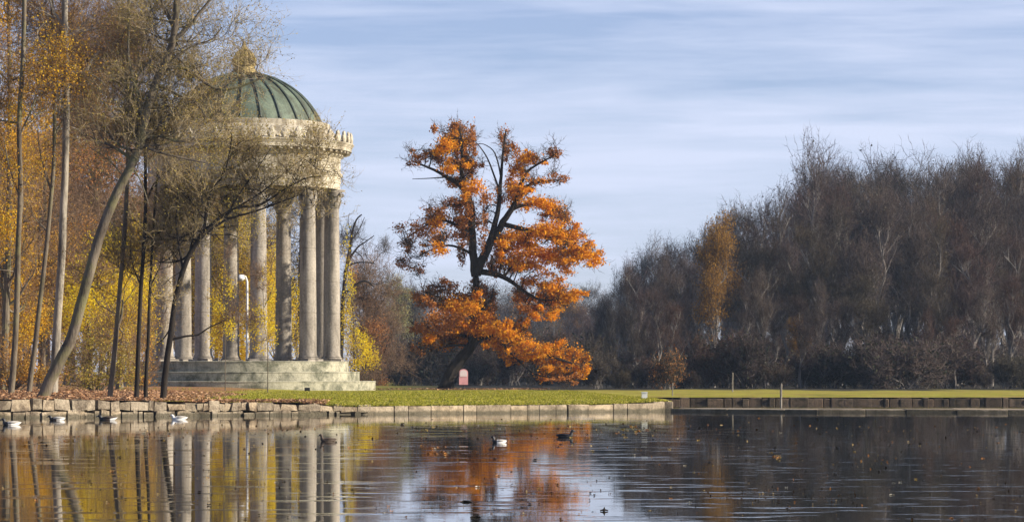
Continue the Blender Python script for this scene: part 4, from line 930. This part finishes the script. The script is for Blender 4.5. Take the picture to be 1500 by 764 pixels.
def bird(name, label, px, py, lenpx, rot, cols, bill, pose=1.0, group=None):
    """cols: material key per ring interval, from tail to face"""
    D = EYE*F/(py-HZ); x = (px-CX)*D/F; root = empty(name, (x, D, 0), label, 'duck', group); s = lenpx*mpp(D)/.46
    keys = []; 
    for c_ in cols:
        if c_ not in keys: keys.append(c_)
    mb = MB(); k = 14; vs = []; fs = []; n = len(RINGS)
    for i, (cx_, cz, rw, rh) in enumerate(RINGS):
        a_ = RINGS[max(i-1, 0)]; b_ = RINGS[min(i+1, n-1)]; tx, tz_ = b_[0]-a_[0], b_[1]-a_[1]; l_ = math.hypot(tx, tz_); nx, nz = tz_/l_, -tx/l_
        zz = cz if i < 7 else .045+(cz-.045)*pose
        for j in range(k):
            q = 2*math.pi*j/k; e = rh*math.sin(q); vs.append(((cx_+nx*e)*s, rw*math.cos(q)*s, (zz+nz*e-.012)*s))
    for i in range(n-1):
        for j in range(k): fs.append((i*k+j, (i+1)*k+j, (i+1)*k+(j+1) % k, i*k+(j+1) % k)); 
    b0 = mb.n; mb.v = vs; mb.n = len(vs)
    for i in range(n-1):
        for j in range(k):
            mb.f.append(fs[i*k+j]); cc = cols[min(i, len(cols)-1)]
            mb.m.append(keys.index(cc))
    mb.f.append(tuple(range(k))); mb.m.append(0); mb.f.append(tuple((n-1)*k+j for j in range(k-1, -1, -1))); mb.m.append(0)
    mb.obj('body', [M[q] for q in keys], root)
    zz = .045+(.162-.045)*pose
    mb = MB(); mb.tube([(-.205*s, 0, (zz-.012)*s), (-.225*s, 0, (zz-.016)*s), (-.245*s, 0, (zz-.022)*s), (-.262*s, 0, (zz-.024)*s)], [.013*s, .012*s, .011*s, .004*s], 8); mb.obj('bill', M[bill], root)
    for sg_ in (-1, 1):
        mb = MB(); mb.tube([(-.08*s, sg_*.068*s, .055*s), (0, sg_*.082*s, .062*s), (.08*s, sg_*.070*s, .064*s), (.17*s, sg_*.03*s, .066*s), (.21*s, sg_*.012*s, .07*s)], [.012*s, .03*s, .03*s, .016*s, .003*s], 8); mb.obj('wing', M[cols[3]] if cols[3] != 'duck_white' else M['duck_grey'], root)
    root.rotation_euler = (0, 0, rot); return root
BR = ['duck_brown']*13
bird('duck', 'dark brown duck on the water below the temple columns', 480, 646, 27, R(12), BR, 'bill')
bird('duck', 'black and white duck in the oak reflection', 731, 648, 25, R(6), ['duck_black', 'duck_white', 'duck_white', 'duck_white', 'duck_white', 'duck_black']+['duck_black']*7, 'bill')
bird('duck', 'black duck at the right edge of the orange reflection', 828, 640, 28, R(170), ['duck_black']*13, 'bill')
WH = ['duck_white']*4+['duck_grey']+['duck_black']*8
bird('duck', 'white bodied duck with dark head at the far left edge by the wall', 16, 622, 30, R(10), WH, 'bill', .75)
bird('duck', 'slim pale duck by the wall, second from the left edge', 83, 615, 27, R(4), ['duck_grey', 'duck_white', 'duck_white', 'duck_grey', 'duck_brown', 'duck_brown']+['duck_black']*7, 'bill', .5)
bird('duck', 'dark backed duck with white tail below the slender trunk', 157, 615, 30, R(-5), ['duck_white', 'duck_white', 'duck_white', 'duck_brown', 'duck_brown']+['duck_black']*8, 'bill', .5)
bird('duck', 'all white duck resting by the wall below the forked tree', 262, 614, 26, R(8), ['duck_white']*13, 'bill_orange', .6)

# floating leaves, 240 of them, and a few larger bits
M['wleaf_dark'] = mat_plain('wet_dark_leaf', (.035, .022, .012), .4, 0, .4, 20)
M['wleaf_orange'] = mat_plain('floating_orange_leaf', (.42, .17, .03), .6, 0, .3, 20)
M['wleaf_yellow'] = mat_plain('floating_yellow_leaf', (.5, .33, .06), .6, 0, .3, 20)
M['wleaf_pale'] = mat_plain('floating_pale_leaf', (.45, .40, .30), .6, 0, .3, 20)
def leaf_mesh(seed, mat):
    random.seed(seed); mb = MB(); ol = []; n = 14
    for j in range(n):
        a = 2*math.pi*j/n; r_ = .5*(1+.22*math.cos(5*a)+random.uniform(-.1, .1))*(1-.25*abs(math.sin(a)))
        ol.append((r_*math.cos(a), r_*math.sin(a)*.75, .05+.28*abs(math.sin(a))**2*random.uniform(.5, 1.2)+.06*random.random()))
    vs = [(0, 0, .03)]+ol+[(0, 0, .0)]+[(x, y, z-.03) for x, y, z in ol]
    fs = [(0, 1+j, 1+(j+1) % n) for j in range(n)]+[(n+1, n+2+(j+1) % n, n+2+j) for j in range(n)]+[(1+j, n+2+j, n+2+(j+1) % n, 1+(j+1) % n) for j in range(n)]
    mb.add(vs, fs); mb.tube([(.35, 0, .05), (.6, .05, .12), (.75, .12, .2)], [.02, .018, .012], 4); return mb.mesh('floating_leaf', M[mat])
kinds = [('wleaf_dark', 'dark curled leaf floating on the lake'), ('wleaf_orange', 'orange leaf floating on the lake'), ('wleaf_yellow', 'yellow leaf floating on the lake'), ('wleaf_pale', 'pale dry leaf floating on the lake')]
lmes = [[leaf_mesh(50+i*3+j, kd[0]) for j in range(2)] for i, kd in enumerate(kinds)]
random.seed(77)
def fleaf(px, py, ki, spx):
    D = EYE*F/(py-HZ); o = mesh_obj('floating_leaf', random.choice(lmes[ki])); o.location = ((px-CX)*D/F, D, .002)
    s = spx*mpp(D); o.scale = (s, s*1.2, s*random.uniform(.4, .9)); o.rotation_euler = (0, 0, random.uniform(0, 6.28))
    tag(o, kinds[ki][1], 'leaf', kinds[ki][0].split('_')[1]+' leaves floating on the lake')
for i in range(185):
    py = 620+140*random.random(); px = random.uniform(5, 1495); ki = random.choices([0, 1, 2, 3], [.62, .14, .1, .14])[0]; fleaf(px, py, ki, random.uniform(3, 7.5))
for i in range(14): fleaf(random.gauss(926, 12), random.gauss(632, 7), random.choice([1, 2, 2]), random.uniform(4, 7))
for i in range(10): fleaf(random.gauss(1135, 8), random.gauss(668, 2.5), random.choice([1, 2]), random.uniform(4, 7))
for i in range(14): fleaf(random.uniform(600, 660), random.gauss(660, 4), random.choice([1, 1, 3]), random.uniform(4, 7))
nsp = 1500; spy = RNG.uniform(612, 764, nsp); spx = RNG.uniform(0, 1500, nsp); kc = RNG.integers(0, 46, nsp); cxx = RNG.uniform(0, 1500, 46); cyy = RNG.uniform(614, 750, 46); kk = RNG.random(nsp) < .55
spx = np.where(kk, cxx[kc]+RNG.normal(size=nsp)*55, spx); spy = np.where(kk, np.maximum(612, cyy[kc]+RNG.normal(size=nsp)*4), spy); sD = EYE*F/(spy-HZ)
sp3 = np.stack([(spx-CX)*sD/F, sD, np.full(nsp, .006)], 1); v, f = leaf_arrays(sp3, RNG.uniform(2.0, 4.2, nsp)*sD/F, .82, .7)
M['speck'] = mat_leaf('small_floating_leaf', [(.03, .018, .01), (.06, .035, .018), (.16, .07, .025), (.10, .07, .03), (.34, .25, .12)], 0)
so = mesh_obj('floating_leaf_fragments', np_mesh('floating_leaf_fragments', v, f, M['speck'])); tag(so, 'tiny leaf fragments scattered all over the lake', 'leaf fragments', kind='stuff')
def float_tube(name, label, cat, px, py, pts, rads, mat):
    D = EYE*F/(py-HZ); u = mpp(D); mb = MB()
    for ps, rs in zip(pts, rads): mb.tube([(x*u, y*u*6, z*u) for x, y, z in ps], [r_*u for r_ in rs], 7)
    o = mb.obj(name, mat); o.location = ((px-CX)*D/F, D, 0); return tag(o, label, cat)
float_tube('driftwood', 'short dark log lying flat in the sky reflection below the oak', 'log', 683, 735, [[(-9, 0, 0), (-4, 1, 1.2), (3, 0, 1.2), (9, -1, 0)]], [[.6, 1.6, 1.7, .6]], M['bark_dark'])
float_tube('driftwood', 'dark forked twig sticking up from the water at lower right', 'twig', 885, 748, [[(-6, 0, 1), (0, 0, 2), (6, 0, 1)], [(-.5, 0, -2), (0, 0, 3), (.5, 0, 6)]], [[.8, 1.6, .7], [1.6, 1.5, .7]], M['bark_dark'])
float_tube('driftwood', 'broken dark stick floating below the trunk of the oak', 'stick', 697, 757, [[(-8, 0, 0), (0, .5, 1.4), (7, 0, .3)]], [[1, 2.0, 1.0]], M['bark_dark'])

# ------------------------------------------------------------------ autumn air
hb = MB(); hb.box((0, 400, 20), (1600, 1000, 43))
hm = bpy.data.materials.new('haze'); hm.use_nodes = True; nt = hm.node_tree
for n in list(nt.nodes): nt.nodes.remove(n)
ho = nt.nodes.new('ShaderNodeOutputMaterial'); pv = nt.nodes.new('ShaderNodeVolumePrincipled')
pv.inputs['Color'].default_value = (.55, .74, 1, 1); pv.inputs['Density'].default_value = .00021; pv.inputs['Anisotropy'].default_value = .1
nt.links.new(pv.outputs[0], ho.inputs['Volume'])
hz = hb.obj('haze', hm, smooth=False); tag(hz, 'thin blue autumn haze over the park', 'haze', kind='stuff')
